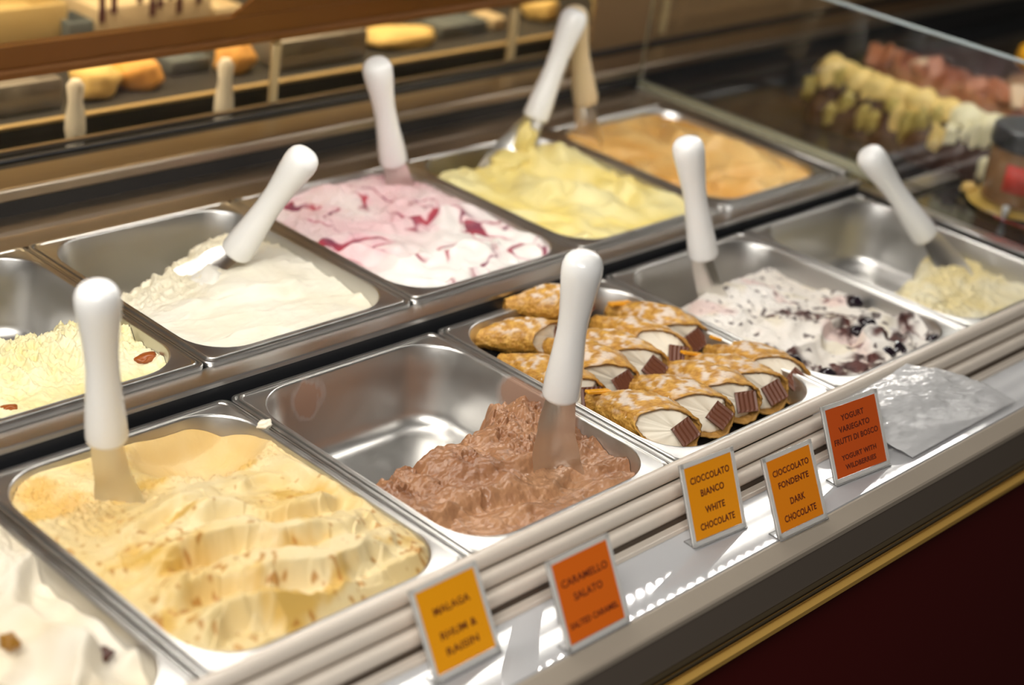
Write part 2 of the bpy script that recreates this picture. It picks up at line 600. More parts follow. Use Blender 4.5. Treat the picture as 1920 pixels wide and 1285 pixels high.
def smeared_steel():
    """steel with chocolate smeared on two spots of the wall"""
    m = STEEL.copy()
    m.name = 'pan_steel_smeared'
    nt = m.node_tree
    b = nt.nodes['Principled BSDF']
    tc = N(nt, 'ShaderNodeTexCoord')
    nz = N(nt, 'ShaderNodeTexNoise')
    nz.inputs['Scale'].default_value = 55
    nz.inputs['Detail'].default_value = 5
    mp = N(nt, 'ShaderNodeMapping')
    mp.inputs['Scale'].default_value = (1.6, 1.6, .5)
    nt.links.new(tc.outputs['Object'], mp.inputs['Vector'])
    nt.links.new(mp.outputs['Vector'], nz.inputs['Vector'])
    tot = None
    for c, rad in (((-0.043, 0.136, -0.020), 0.027), ((0.112, 0.02, -0.015), 0.042), ((0.112, -0.02, -0.02), 0.045)):
        d = N(nt, 'ShaderNodeVectorMath', operation='DISTANCE')
        d.inputs[1].default_value = c
        nt.links.new(tc.outputs['Object'], d.inputs[0])
        mr = N(nt, 'ShaderNodeMapRange')
        mr.inputs['From Min'].default_value = rad
        mr.inputs['From Max'].default_value = rad * .3
        nt.links.new(d.outputs['Value'], mr.inputs['Value'])
        if tot is None:
            tot = mr.outputs[0]
        else:
            mx = N(nt, 'ShaderNodeMath', operation='MAXIMUM')
            nt.links.new(tot, mx.inputs[0])
            nt.links.new(mr.outputs[0], mx.inputs[1])
            tot = mx.outputs[0]
    ad = N(nt, 'ShaderNodeMath', operation='MULTIPLY')
    nt.links.new(tot, ad.inputs[0])
    nt.links.new(nz.outputs[0], ad.inputs[1])
    th = N(nt, 'ShaderNodeMapRange')
    th.inputs['From Min'].default_value = 0.14
    th.inputs['From Max'].default_value = 0.30
    th.inputs['To Max'].default_value = 0.8
    nt.links.new(ad.outputs[0], th.inputs['Value'])
    mix = N(nt, 'ShaderNodeMix', data_type='RGBA')
    mix.inputs[6].default_value = (0.60, 0.59, 0.57, 1)
    mix.inputs[7].default_value = (0.28, 0.12, 0.05, 1)
    nt.links.new(th.outputs[0], mix.inputs[0])
    nt.links.new(mix.outputs[2], b.inputs['Base Color'])
    inv = N(nt, 'ShaderNodeMath', operation='SUBTRACT')
    inv.inputs[0].default_value = 1
    nt.links.new(th.outputs[0], inv.inputs[1])
    nt.links.new(inv.outputs[0], b.inputs['Metallic'])
    return m


GROUP_PAN = 'steel gelato pans in two rows'


def pan(col, back, label, smear=False):
    o = bpy.data.objects.new('gelato_pan', PAN)
    COL.objects.link(o)
    x0 = (0.007 if back else 0.0) + 0.25 * col
    o.location = (x0 + 0.125, BY + 0.151 if back else 0.1452, BZ if back else 0.0)
    if not back: o.scale.y = 1.036
    setp(o, label, 'pan', GROUP_PAN)
    if smear:
        o.data = PAN.copy()
        o.data.materials.clear()
        o.data.materials.append(smeared_steel())
    return o


PAN.materials.append(STEEL)
PAN.polygons.foreach_set('use_smooth', [True] * len(PAN.polygons))
PAN.set_sharp_from_angle(angle=math.radians(38))

P0 = pan(-1, 0, 'steel pan of raisin cream gelato in the near corner beside the caramel pan')
P1 = pan(0, 0, 'steel pan filled to the rim with golden caramel gelato')
P2 = pan(1, 0, 'half empty steel pan smeared with chocolate gelato', True)
P3 = pan(2, 0, 'steel pan holding the sugar dusted cannoli')
P4 = pan(3, 0, 'steel pan of white gelato with chocolate and dark berries')
P5 = pan(4, 0, 'steel front row pan with pale yellow gelato left at its front, beside the dark shelf')
Q0 = pan(0, 1, 'steel back row pan with pale yellow gelato and an orange raisin')
Q1 = pan(1, 1, 'steel back row pan of plain white gelato with a bare back corner')
Q2 = pan(2, 1, 'steel back row pan of pink and white berry ripple gelato')
Q3 = pan(3, 1, 'steel back row pan of lemon yellow gelato')
Q4 = pan(4, 1, 'steel back row pan of orange caramel gelato against the glass divider')


# ------------------------------------------------------------------ gelato
def gelato(p, name, label, fn, mat, nx=220, ny=260):
    """fn(x, y) -> height over the pan rim, linear colour; x 0..0.229 and y 0..0.277 from the opening's near corner"""
    a = np.linspace(-1, 1, nx)
    b = np.linspace(-1, 1, ny)
    A, B = np.meshgrid(a, b)
    S = np.maximum(np.abs(A), np.abs(B))
    hx, hy, r = OX - 0.0006, OY - 0.0006, OR
    DX, DY = A * hx, B * hy
    # pull the square's corners onto the rounded opening
    qx, qy = np.abs(DX) / np.maximum(S, 1e-6), np.abs(DY) / np.maximum(S, 1e-6)
    ix, iy = hx - r, hy - r
    corner = (qx > ix) & (qy > iy)
    vx, vy = qx, qy
    # scale t so that (t*vx-ix)^2+(t*vy-iy)^2 = r^2
    aa = vx * vx + vy * vy
    bb = -2 * (vx * ix + vy * iy)
    cc = ix * ix + iy * iy - r * r
    t = (-bb + np.sqrt(np.maximum(bb * bb - 4 * aa * cc, 0))) / (2 * aa)
    ins = (t * vx > ix) & (t * vy > iy)
    k = np.where(corner & ins, np.minimum(t, 1), 1.0)
    k = 1 + (k - 1) * S ** 3
    X, Y = DX * k, DY * k
    z, colr = fn(X + OX, Y + OY)
    sh = 1 - np.clip(-z, 0, PH) / PH * TAPER / OX
    low = sstep(-PH + 0.02, -PH, z) * 0.012
    X = X * sh * (1 - low / OX * S)
    Y = Y * sh * (1 - low / OY * S)
    E_ = (1 - S) * np.minimum(hx, hy)
    z = np.minimum(z, -0.0012 + E_ * 1.5)
    V = np.stack([X, Y, z], -1).reshape(-1, 3)
    idx = np.arange(nx * ny).reshape(ny, nx)
    q = np.stack([idx[:-1, :-1], idx[:-1, 1:], idx[1:, 1:], idx[1:, :-1]], -1).reshape(-1, 4)
    keep = (V[q, 2].max(axis=1) > -PH - 0.0015)
    q = q[keep]
    used = np.unique(q)
    re = np.full(nx * ny, -1)
    re[used] = np.arange(len(used))
    V = V[used]
    q = re[q]
    C = np.clip(colr.reshape(-1, 3)[used], 0, 1)
    me = bpy.data.meshes.new(name)
    me.vertices.add(len(V))
    me.vertices.foreach_set('co', V.astype(np.float32).ravel())
    me.loops.add(q.size)
    me.loops.foreach_set('vertex_index', q.ravel().astype(np.int32))
    me.polygons.add(len(q))
    me.polygons.foreach_set('loop_start', np.arange(0, q.size, 4, dtype=np.int32))
    me.polygons.foreach_set('loop_total', np.full(len(q), 4, dtype=np.int32))
    me.update(calc_edges=True)
    at_ = me.color_attributes.new('Col', 'FLOAT_COLOR', 'POINT')
    at_.data.foreach_set('color', np.concatenate([C, np.ones((len(C), 1))], 1).astype(np.float32).ravel())
    o = link(name, me, mat)
    o.location = p.location
    o.scale = p.scale
    setp(o, label, 'gelato')
    return o


def mix(c1, c2, t):
    t = np.clip(t, 0, 1)[..., None]
    return np.array(c1) * (1 - t) + np.array(c2) * t


def g_caramel(x, y):
    n = fbm(x * 12, y * 12, 1, 4)
    front = 1 - sstep(0.10, 0.21, y + 0.22 * (x - 0.11))
    h = -0.008 + 0.004 * fbm(x * 12, y * 12, 1, 2) + 0.012 * front * np.exp(-((x - 0.115) / 0.12) ** 2)
    sw = np.zeros_like(x)
    for i, (pts, hh, wf, wb) in enumerate([
            ([(0.000, 0.055), (0.035, 0.072), (0.075, 0.062), (0.110, 0.040), (0.160, 0.034), (0.225, 0.052)], 0.021, 0.0075, 0.022),
            ([(0.020, 0.098), (0.055, 0.112), (0.095, 0.102), (0.125, 0.080), (0.170, 0.072), (0.228, 0.090)], 0.018, 0.0070, 0.020),
            ([(0.075, 0.140), (0.115, 0.142), (0.150, 0.120), (0.195, 0.115), (0.226, 0.135)], 0.013, 0.006, 0.018),
            ([(0.000, 0.020), (0.030, 0.036), (0.055, 0.028), (0.075, 0.008), (0.110, -0.004)], 0.017, 0.007, 0.017),
            ([(0.035, 0.150), (0.075, 0.170), (0.120, 0.178), (0.150, 0.172)], 0.008, 0.005, 0.012),
            ([(0.150, 0.165), (0.172, 0.178), (0.195, 0.168), (0.205, 0.148)], 0.011, 0.006, 0.012),
            ([(0.110, 0.012), (0.150, 0.014), (0.200, 0.006), (0.228, 0.012)], 0.012, 0.006, 0.014),
            ([(0.205, 0.200), (0.218, 0.160), (0.222, 0.110), (0.215, 0.06)], 0.010, 0.009, 0.010)]):
        sw += ridge(x, y, pts, hh, wf, wb, 60 + i)
    h = h + sw
    h += 0.0040 * folds(x, y, 1.1, 0.026, 9, 1.0, 18, 0.8) * front
    h += 0.0035 * (ridged(x * 20 + 0.5 * y * 20, y * 42, 71, 3) - .5) * (.3 + .7 * front)
    h = blur(h, 2)
    # scooped hollow in the far corner
    d = np.sqrt(((x - 0.176) / 0.066) ** 2 + ((y - 0.244) / 0.045) ** 2)
    hol = 1 - sstep(0.80, 1.08, d + 0.07 * fbm(x * 25, y * 25, 31, 3))
    bowl = -0.034 + 0.028 * d ** 2 + 0.0012 * fbm(x * 40, y * 12, 36, 2)
    h = h * (1 - hol) + bowl * hol
    lip = np.exp(-((d - 1.05) / 0.12) ** 2) * sstep(0.25, 0.22, y)
    h += 0.005 * lip * ridged(x * 70, y * 70, 33)
    tear = np.exp(-(((x - 0.160) / 0.020) ** 2 + ((y - 0.208) / 0.010) ** 2)) + .8 * np.exp(-(((x - 0.195) / 0.014) ** 2 + ((y - 0.214) / 0.010) ** 2))
    h -= 0.022 * tear * (0.2 + 1.0 * ridged(x * 60, y * 60, 35))
    # crumbly scraped patches
    cr = np.exp(-(((x - 0.035) / 0.035) ** 2 + ((y - 0.22) / 0.05) ** 2)) + 0.8 * tear + 0.3 * lip
    cr = cr + 0.6 * sstep(0.15, 0.5, fbm(x * 16, y * 16, 40, 2)) * (1 - hol)
    h += cr * 0.0045 * (ridged(x * 130, y * 130, 41, 4) - 0.45)
    h += 0.0004 * fbm(x * 110, y * 110, 45, 3)
    h += (0.0020 * folds(x, y, 1.9, 0.030, 75, 1.1, 20, 0.9) + 0.0024 * folds(x, y, 0.4, 0.034, 76, 1.2, 16, 0.92)) * (0.35 + 0.65 * front) * (1 - hol)
    edge = np.minimum(np.minimum(x, 0.229 - x), np.minimum(y + .02, 0.277 - y))
    h = np.minimum(h, 0.024) * sstep(-0.010, 0.016, edge) - 0.003 * (1 - sstep(0, 0.010, edge))
    spots = sstep(0.48, 0.62, perlin(x * 150, y * 150, 51) + 0.55 * perlin(x * 26, y * 26, 52))
    swirl = sstep(0.15, 0.7, fbm(x * 17, y * 24, 55, 4)) * (1 - hol)
    c = mix((0.74, 0.535, 0.21), (0.80, 0.66, 0.37), 0.5 + n)
    w = (0.9 * swirl)[..., None]
    c = c * (1 - w) + np.array((0.66, 0.40, 0.075)) * w
    sp = (0.8 * spots * (1 - hol) * (0.45 + 0.55 * front))[..., None]
    c = c * (1 - sp) + np.array((0.46, 0.20, 0.03)) * sp
    cw = np.clip(cr * 0.4 + 0.45 * hol, 0, 0.6)[..., None]
    c = c * (1 - cw) + np.array((0.70, 0.45, 0.16)) * cw
    tt = np.clip(tear, 0, 1)[..., None] * 0.75
    c = c * (1 - tt) + np.array((0.52, 0.26, 0.04)) * tt
    return h, c


def g_choc(x, y):
    n = fbm(x * 14, y * 14, 101, 4)
    crest = 0.132 + 0.014 * perlin(x * 22, y * 0 + 3, 103) + 0.02 * sstep(0.14, 0.22, x) + 0.006 * fbm(x * 60, y * 60, 104, 3)
    top = -0.020 + 0.010 * sstep(0.0, 0.2, x) * sstep(0.02, 0.13, y) + 0.006 * n
    top += 0.010 * folds(x, y, 1.0, 0.042, 107, 0.9, 16, 0.8)
    top += stroke(x, y, [(0.02, 0.06), (0.08, 0.055), (0.14, 0.035), (0.20, 0.05)], 0.010, 0.006, 0.006, 110)
    top += stroke(x, y, [(0.05, 0.02), (0.11, 0.025), (0.18, 0.012)], 0.008, 0.004, 0.005, 111)
    top += stroke(x, y, [(0.12, 0.085), (0.16, 0.07), (0.205, 0.085)], 0.008, 0.005, 0.006, 112)
    rough = sstep(-0.1, 0.35, fbm(x * 20, y * 20, 115, 2) + 1.2 * sstep(0.05, 0.12, y) - 0.85)
    rough = np.maximum(rough, sstep(0.155, 0.185, x) * sstep(0.05, 0.08, y) * 0.9)
    top = blur(top, 4)
    top += rough * 0.0060 * (0.5 - ridged(x * 60, y * 60, 117, 4))
    top += 0.0022 * (1 - rough) * (0.5 - ridged(x * 30, y * 55, 119, 3))
    top += 0.0008 * fbm(x * 150, y * 150, 118, 3)
    top -= 0.006 * rough * sstep(0.25, 0.6, fbm(x * 70, y * 70, 130, 3))
    drop = sstep(0, 0.05, y - crest)
    cliff = drop * (0.085 + 0.01 * ridged(x * 40, y * 40, 120))
    side = np.exp(-((x - 0.229) / 0.012) ** 2) * 0.03 * sstep(0.20, 0.15, y)
    h = top - cliff + side * drop
    h = np.where(h < -PH + 0.003, -PH - 0.01, h)
    h = np.minimum(h, 0.010)
    t = np.clip(0.5 + 0.6 * n + 0.35 * (rough - 0.5), 0, 1)
    c = mix((0.45, 0.235, 0.118), (0.27, 0.115, 0.050), t)
    dk = sstep(0.55, 0.8, ridged(x * 40, y * 40, 125, 3))[..., None] * 0.25
    c = c * (1 - dk) + np.array((0.20, 0.07, 0.028)) * dk
    return h, c


def g_stracc(x, y):
    n = fbm(x * 13, y * 13, 201, 4)
    h = -0.022 + 0.006 * n + 0.012 * np.exp(-(((x - 0.15) / 0.06) ** 2 + ((y - 0.09) / 0.06) ** 2))
    h += 0.009 * np.exp(-(((x - 0.12) / 0.05) ** 2 + ((y - 0.20) / 0.05) ** 2))
    h += 0.013 * folds(x, y, 0.9, 0.055, 204, 0.8, 13, 0.82) * sstep(0.2, 0.1, y)
    h += stroke(x, y, [(0.08, 0.055), (0.13, 0.075), (0.18, 0.06)], 0.014, 0.004, 0.010, 207)
    h += 0.004 * (ridged(x * 70, y * 70, 208) - 0.5) * sstep(0.05, 0.18, y)
    gap = sstep(0.225, 0.245, y + 0.10 * (0.11 - x) + 0.01 * n)
    h = h - gap * 0.09
    h = np.where(h < -PH + 0.003, -PH - 0.01, h)
    c = mix((0.80, 0.74, 0.66), (0.84, 0.80, 0.75), 0.5 + n)
    yl = sstep(0.25, 0.5, perlin(x * 28, y * 28, 211))[..., None] * 0.35
    c = c * (1 - yl) + np.array((0.70, 0.60, 0.36)) * yl
    fl = sstep(0.40, 0.55, perlin(x * 105, y * 105, 213) + 0.35 * perlin(x * 25, y * 25, 214))[..., None] * 0.85
    c = c * (1 - fl) + np.array((0.06, 0.03, 0.03)) * fl
    pk = sstep(0.2, 0.6, perlin(x * 22 + 4, y * 22, 217))[..., None] * 0.35
    c = c * (1 - pk) + np.array((0.66, 0.30, 0.28)) * pk
    d1, s1, p1 = poly_dist(x + .006 * fbm(x * 40, y * 40, 221, 2), y + .006 * fbm(x * 40, y * 40, 222, 2), spline([(0.10, 0.14), (0.14, 0.12), (0.16, 0.09), (0.13, 0.07)]))
    d2, s2, p2 = poly_dist(x + .006 * fbm(x * 40, y * 40, 223, 2), y + .006 * fbm(x * 40, y * 40, 224, 2), spline([(0.015, 0.12), (0.035, 0.07), (0.05, 0.03), (0.10, 0.02)]))
    d3, s3, p3 = poly_dist(x + .006 * fbm(x * 40, y * 40, 225, 2), y, spline([(0.14, 0.04), (0.19, 0.035), (0.215, 0.05)]))
    bar = np.maximum(np.maximum(sstep(0.020, 0.006, d1), sstep(0.023, 0.008, d2)), sstep(0.015, 0.004, d3))
    bar = bar * sstep(-0.35, 0.25, fbm(x * 60, y * 60, 227, 3) + 0.25)
    h += 0.0035 * bar * ridged(x * 110, y * 110, 229)
    bb = bar[..., None]
    cb = mix((0.10, 0.030, 0.024), (0.045, 0.018, 0.016), 0.5 + perlin(x * 80, y * 80, 230))
    c = c * (1 - bb) + cb * bb
    return h, c


def g_pale(x, y, seed, crestfn, c1, c2, top0=-0.022, rough=1.0):
    n = fbm(x * 13, y * 13, seed, 4)
    cr = crestfn(x) + 0.010 * fbm(x * 35, y * 35, seed + 2, 3)
    top = top0 + 0.006 * n + 0.012 * np.exp(-((y - cr + 0.03) / 0.035) ** 2)
    top += 0.006 * folds(x, y, 1.45, 0.05, seed + 5, 0.5, 12, 0.84) * sstep(0.0, -0.05, y - cr + 0.02)
    rg = sstep(0.10, 0.0, np.abs(y - cr + 0.02)) * rough
    top += rg * 0.010 * (ridged(x * 85, y * 85, seed + 7, 4) - 0.5)
    top += 0.0006 * fbm(x * 130, y * 130, seed + 9, 3)
    drop = sstep(0, 0.03, y - cr)
    h = top - drop * 0.09
    h = np.where(h < -PH + 0.003, -PH - 0.01, h)
    c = mix(c1, c2, 0.5 + n + 0.5 * rg * (ridged(x * 85, y * 85, seed + 7, 4) - 0.6))
    return h, c


def g_white(x, y):
    n = fbm(x * 10, y * 10, 301, 4)
    cr = 0.185 + 0.05 * sstep(0.08, 0.19, x) - 0.0 * x + 0.008 * fbm(x * 40, y * 40, 302, 3)
    top = -0.017 + 0.003 * n + 0.010 * np.exp(-(((x - 0.16) / 0.07) ** 2 + ((y - 0.16) / 0.05) ** 2))
    top -= 0.020 * sstep(0.10, 0.0, x) * sstep(0.10, 0.2, y)
    top += 0.007 * folds(x, y, 1.35, 0.05, 305, 0.45, 11, 0.82)
    top += ridge(x, y, [(0.06, 0.17), (0.11, 0.19), (0.15, 0.175), (0.20, 0.185)], 0.010, 0.008, 0.016, 310)
    top += ridge(x, y, [(0.03, 0.10), (0.10, 0.12), (0.17, 0.10), (0.22, 0.12)], 0.006, 0.008, 0.02, 311)
    top += 0.0016 * (ridged(x * 22, y * 60, 312, 3) - .5)
    rg = sstep(0.07, 0.0, np.abs(y - cr + 0.01))
    top += 0.008 * rg * (ridged(x * 70, y * 70, 307, 4) - 0.5)
    drop = sstep(0, 0.035, y - cr)
    h = top - drop * 0.085
    h = np.where(h < -PH + 0.003, -PH - 0.01, h)
    c = mix((0.79, 0.735, 0.59), (0.82, 0.785, 0.68), 0.5 + n)
    ye = (rg * 0.4)[..., None]
    c = c * (1 - ye) + np.array((0.78, 0.68, 0.42)) * ye
    return h, c


def g_pink(x, y):
    n = fbm(x * 11, y * 11, 401, 4)
    h = -0.008 + 0.005 * n + 0.011 * folds(x, y, 1.2, 0.05, 404, 0.7, 13, 0.84)
    h += 0.004 * (ridged(x * 70, y * 70, 406) - 0.5) * sstep(0.12, 0.2, y)
    edge = np.minimum(np.minimum(x, 0.229 - x), np.minimum(y, 0.277 - y))
    h = h * sstep(-0.01, 0.015, edge) - 0.003 * (1 - sstep(0, 0.012, edge))
    wx = x + 0.020 * fbm(x * 16, y * 16, 410, 3)
    wy = y + 0.020 * fbm(x * 16 + 5, y * 16, 411, 3)
    v1 = 1 - np.abs(perlin(wx * 10, wy * 19, 413)) * 1.6
    v1 = np.maximum(v1, 1 - np.abs(perlin(wx * 17 + 3, wy * 12, 414)) * 2.2)
    wdt = 0.10 * sstep(-.3, .5, perlin(x * 30, y * 30, 415))
    vein = sstep(0.93 - wdt, 0.985 - wdt, v1) * sstep(-0.2, 0.15, perlin(x * 15, y * 15, 417) + 0.05)
    pkz = sstep(0.05, 0.17, y - 0.25 * (x - 0.1)) * (0.55 + 0.5 * perlin(x * 14, y * 14, 419))
    c = mix((0.84, 0.80, 0.76), (0.86, 0.83, 0.79), 0.5 + n)
    p = np.clip(pkz, 0, 0.85)[..., None]
    c = c * (1 - p) + np.array((0.76, 0.42, 0.46)) * p
    halo = (sstep(0.72, 0.95, v1) * 0.38 * sstep(-0.3, 0.2, perlin(x * 15, y * 15, 417)))[..., None]
    c = c * (1 - halo) + np.array((0.72, 0.25, 0.36)) * halo
    vv = vein[..., None] * 0.92
    cv = mix((0.42, 0.006, 0.030), (0.16, 0.008, 0.045), 0.5 + perlin(x * 50, y * 50, 421))
    c = c * (1 - vv) + cv * vv
    h = h - 0.0012 * vein
    return h, c


def g_lemon(x, y):
    n = fbm(x * 11, y * 11, 501, 4)
    cr = 0.235 + 0.012 * perlin(x * 30, y * 0 + 1, 502) + 0.006 * fbm(x * 60, y * 60, 503, 3)
    h = -0.010 + 0.006 * n + 0.013 * np.exp(-(((x - 0.17) / 0.06) ** 2 + ((y - 0.215) / 0.035) ** 2))
    h += 0.015 * folds(x, y, 0.75, 0.050, 504, 0.8, 12, 0.82)
    h += ridge(x, y, [(0.20, 0.235), (0.17, 0.17), (0.19, 0.10), (0.17, 0.03)], 0.012, 0.008, 0.02, 511)
    h += ridge(x, y, [(0.03, 0.12), (0.09, 0.14), (0.13, 0.09), (0.12, 0.03)], 0.010, 0.008, 0.02, 512)
    h += 0.006 * sstep(0.16, 0.22, y) * (ridged(x * 60, y * 60, 506) - 0.5)
    h += stroke(x, y, [(0.13, 0.22), (0.15, 0.14), (0.19, 0.06)], 0.011, 0.007, 0.006, 507)
    h = blur(h, 2)
    h = h - sstep(0, 0.03, y - cr) * 0.085
    h = np.where(h < -PH + 0.003, -PH - 0.01, h)
    c = mix((0.84, 0.67, 0.20), (0.88, 0.79, 0.40), 0.55 + 0.9 * n)
    return h, c


def g_orange(x, y):
    n = fbm(x * 10, y * 10, 601, 4)
    h = -0.012 + 0.005 * n + 0.015 * folds(x, y, 0.7, 0.055, 604, 0.8, 11, 0.82)
    h += ridge(x, y, [(0.20, 0.25), (0.15, 0.19), (0.17, 0.11), (0.15, 0.04)], 0.014, 0.008, 0.02, 611)
    h += ridge(x, y, [(0.03, 0.05), (0.10, 0.07), (0.16, 0.045), (0.22, 0.06)], 0.010, 0.007, 0.02, 612)
    h += 0.010 * np.exp(-(((x - 0.17) / 0.05) ** 2 + ((y - 0.10) / 0.05) ** 2))
    h = blur(h, 2)
    edge = np.minimum(np.minimum(x, 0.229 - x), np.minimum(y, 0.277 - y))
    h = h * sstep(-0.01, 0.02, edge) - 0.004 * (1 - sstep(0, 0.012, edge))
    c = mix((0.70, 0.37, 0.09), (0.80, 0.53, 0.20), 0.5 + n)
    return h, c


def g_raisin(x, y):
    n = fbm(x * 11, y * 11, 701, 4)
    cr = 0.215 - 0.25 * (0.229 - x) + 0.008 * fbm(x * 30, y * 30, 702, 3)
    h = -0.018 + 0.007 * n + 0.022 * folds(x, y, -0.35, 0.075, 704, 0.8, 9, 0.85)
    h += stroke(x, y, [(0.12, 0.19), (0.14, 0.12), (0.17, 0.05), (0.19, 0.0)], 0.016, 0.008, 0.012, 707)
    h = blur(h, 3)
    h += 0.005 * sstep(0.1, 0.2, y) * (ridged(x * 60, y * 60, 708) - 0.5)
    h = h - sstep(0, 0.04, y - cr) * 0.085
    h = np.where(h < -PH + 0.003, -PH - 0.01, h)
    c = mix((0.80, 0.70, 0.52), (0.84, 0.78, 0.66), 0.5 + n)
    return h, c


gelato(P1, 'caramel_gelato', 'golden caramel gelato in thick folds, heaped to the rim of its pan', g_caramel, G_CREAMY, 330, 390)
gelato(P2, 'chocolate_gelato', 'rough brown chocolate gelato in the front half of its pan', g_choc, G_CHOC, 340, 400)
gelato(P4, 'berry_gelato', 'white gelato flecked with chocolate under dark berries, beside the cannoli', g_stracc, G_CREAMY, 260, 300)
gelato(P5, 'pale_yellow_gelato', 'pale yellow flaky gelato at the front of the pan beside the dark shelf',
       lambda x, y: g_pale(x, y, 801, lambda x: 0.12 + 0.30 * (x - 0.10), (0.78, 0.66, 0.34), (0.82, 0.76, 0.55), -0.030), G_FLUFF, 200, 240)
gelato(Q0, 'cream_yellow_gelato', 'crumbly pale yellow gelato with orange raisins in the back row',
       lambda x, y: g_pale(x, y, 851, lambda x: 0.13 + 0.05 * (x - 0.1), (0.76, 0.66, 0.30), (0.83, 0.77, 0.53), -0.017, 1.3), G_FLUFF, 240, 280)
gelato(Q1, 'white_gelato', 'smooth white gelato in the back row, bare steel behind it', g_white, G_CREAMY, 240, 280)
gelato(Q2, 'berry_ripple_gelato', 'white and pink gelato with dark red berry ripple in the back row', g_pink, G_CREAMY, 260, 300)
gelato(Q3, 'lemon_gelato', 'lemon yellow gelato in broad folds in the back row', g_lemon, G_CREAMY, 220, 260)
gelato(Q4, 'orange_caramel_gelato', 'orange caramel gelato in the back row by the glass divider', g_orange, G_CREAMY, 200, 240)
gelato(P0, 'raisin_gelato', 'creamy off white gelato with dark raisins in the near corner pan', g_raisin, G_CREAMY, 240, 280)


def lump(name, loc, r, mat, label, cat, group, squash=(1, 1, 1), seed=0, rough=0.12):
    bm = bmesh.new()
    bmesh.ops.create_icosphere(bm, subdivisions=3, radius=1)
    rnd = random.Random(seed)
    ph = [rnd.uniform(0, 6) for _ in range(6)]
    rz = rnd.uniform(0, PI)
    for v in bm.verts:
        c = v.co
        k = 1 + rough * (math.sin(c.x * 4 + ph[0]) * math.sin(c.y * 5 + ph[1]) + .6 * math.sin(c.z * 6 + ph[2] + c.x * 3) + .35 * math.sin(c.y * 11 + ph[3]))
        x, y, z = c.x * k * squash[0] * r, c.y * k * squash[1] * r, c.z * k * squash[2] * r
        v.co = (x * math.cos(rz) - y * math.sin(rz), x * math.sin(rz) + y * math.cos(rz), z)
    o = bm_obj(name, bm, mat, None, True, None)
    o.location = loc
    setp(o, label, cat, group)
    return o


# blurred door reflections, built as solid tubs, heaps and handles
RG = simple('rear_grey', (0.34, 0.33, 0.33), .35, .5)
RC = simple('rear_cream', (0.62, 0.53, 0.38), .6)
RT = simple('rear_tan', (0.52, 0.41, 0.20), .6)
RY, RO = simple('rear_yellow', (0.80, 0.60, 0.24), .6), simple('rear_orange', (0.78, 0.42, 0.12), .6)
RB = simple('rear_blue_grey', (0.12, 0.15, 0.18), .4)
RM = simple('rear_maroon', (0.10, 0.015, 0.03), .5)
reflection_box('reflection_tub', -60, 118, 158, .93, .08, RG, 'grey door reflection built as a tub at the picture edge', 'tub')
reflection_box('reflection_tub', 528, 690, 66, .93, .10, RG, 'wide grey door reflection built as a tub behind the pink gelato spatula', 'tub')
reflection_box('reflection_tub', 830, 915, 44, .95, .08, RB, 'small blue grey door reflection built as a tub', 'tub')
reflection_box('reflection_tub', 925, 950, 40, .95, .06, RC, 'narrow cream reflection built as a tub beside the second door mullion', 'tub')
reflection_box('reflection_tub', 322, 396, 118, .97, .06, RB, 'dark reflection built as a tub between the orange and white reflection shapes', 'tub')
reflection_box('reflection_tub', -40, 128, 14, 1.12, .10, RT, 'tan reflection built as a tub above the copper rail at the picture edge', 'tub')
reflection_box('reflection_tub', 130, 178, 40, 1.10, .05, RB, 'narrow grey reflection built as a block above the copper rail', 'tub')
st = reflection_box('reflection_tub', 182, 398, 4, 1.12, .10, RC, 'cream reflection with maroon streaks built as a tub above the copper rail', 'tub')
for k in range(8):
    px = (192, 214, 262, 286, 300, 318, 336, 372)[k]
    p = aty(px, 40, 1.118)
    box('maroon_streak', (p.x - st.location.x - .005, -.0525, .03 + .01 * (k % 3)), (p.x - st.location.x + .004, -.0495, .165 - .012 * (k % 2)), RM, st, .001, 1)
reflection_box('reflection_tub', 402, 456, 12, 1.12, .08, RC, 'beige reflection built as a tub beside the slanted brown panel', 'tub')
reflection_heap('reflection_heap', 144, 250, 122, .94, RY, 'yellow door reflection built as a heap, touching an orange one', 71)
reflection_heap('reflection_heap', 230, 316, 112, .945, RO, 'orange door reflection built as a heap, touching the yellow one', 72)
reflection_heap('reflection_heap', 434, 484, 84, .94, RO, 'small orange reflection built as a heap beside the first door mullion', 73)
reflection_heap('reflection_heap', 706, 826, 56, .94, RY, 'flat yellow reflection built as a heap beside the wide grey one', 74)
reflection_heap('reflection_heap', 1006, 1058, -6, .96, RY, 'round yellow reflection built as a heap behind the lemon spatula handle', 75)
reflection_heap('reflection_heap', 1110, 1222, 4, .95, RT, 'long golden reflection built as a heap at the end of the glass door', 76)
for px, py, ph, lab in ((140, 250, 150, 'white handle reflection built solid behind the glass door beside the grey shape'), (418, 212, 112, 'white handle reflection built solid behind the glass door between dark stretches')):
    b_, t_ = aty(px, py, .862), aty(px - 4, ph, .862)
    hd = empty('reflected_handle', b_)  # reflection of a spatula handle, built as a solid one
    setp(hd, lab, 'spatula', 'door reflections built as handles')
    L = (t_ - b_).length
    lathe_along('handle', Vector((0, 0, -.03)), Vector((0, 0, 1)), [(0, .008), (.03, .0115), (.034, .0125), (.05, .0115), (.03 + L * .6, .0085), (.03 + L * .9, .0105), (.03 + L, .006)], PLASTIC, hd, 20)

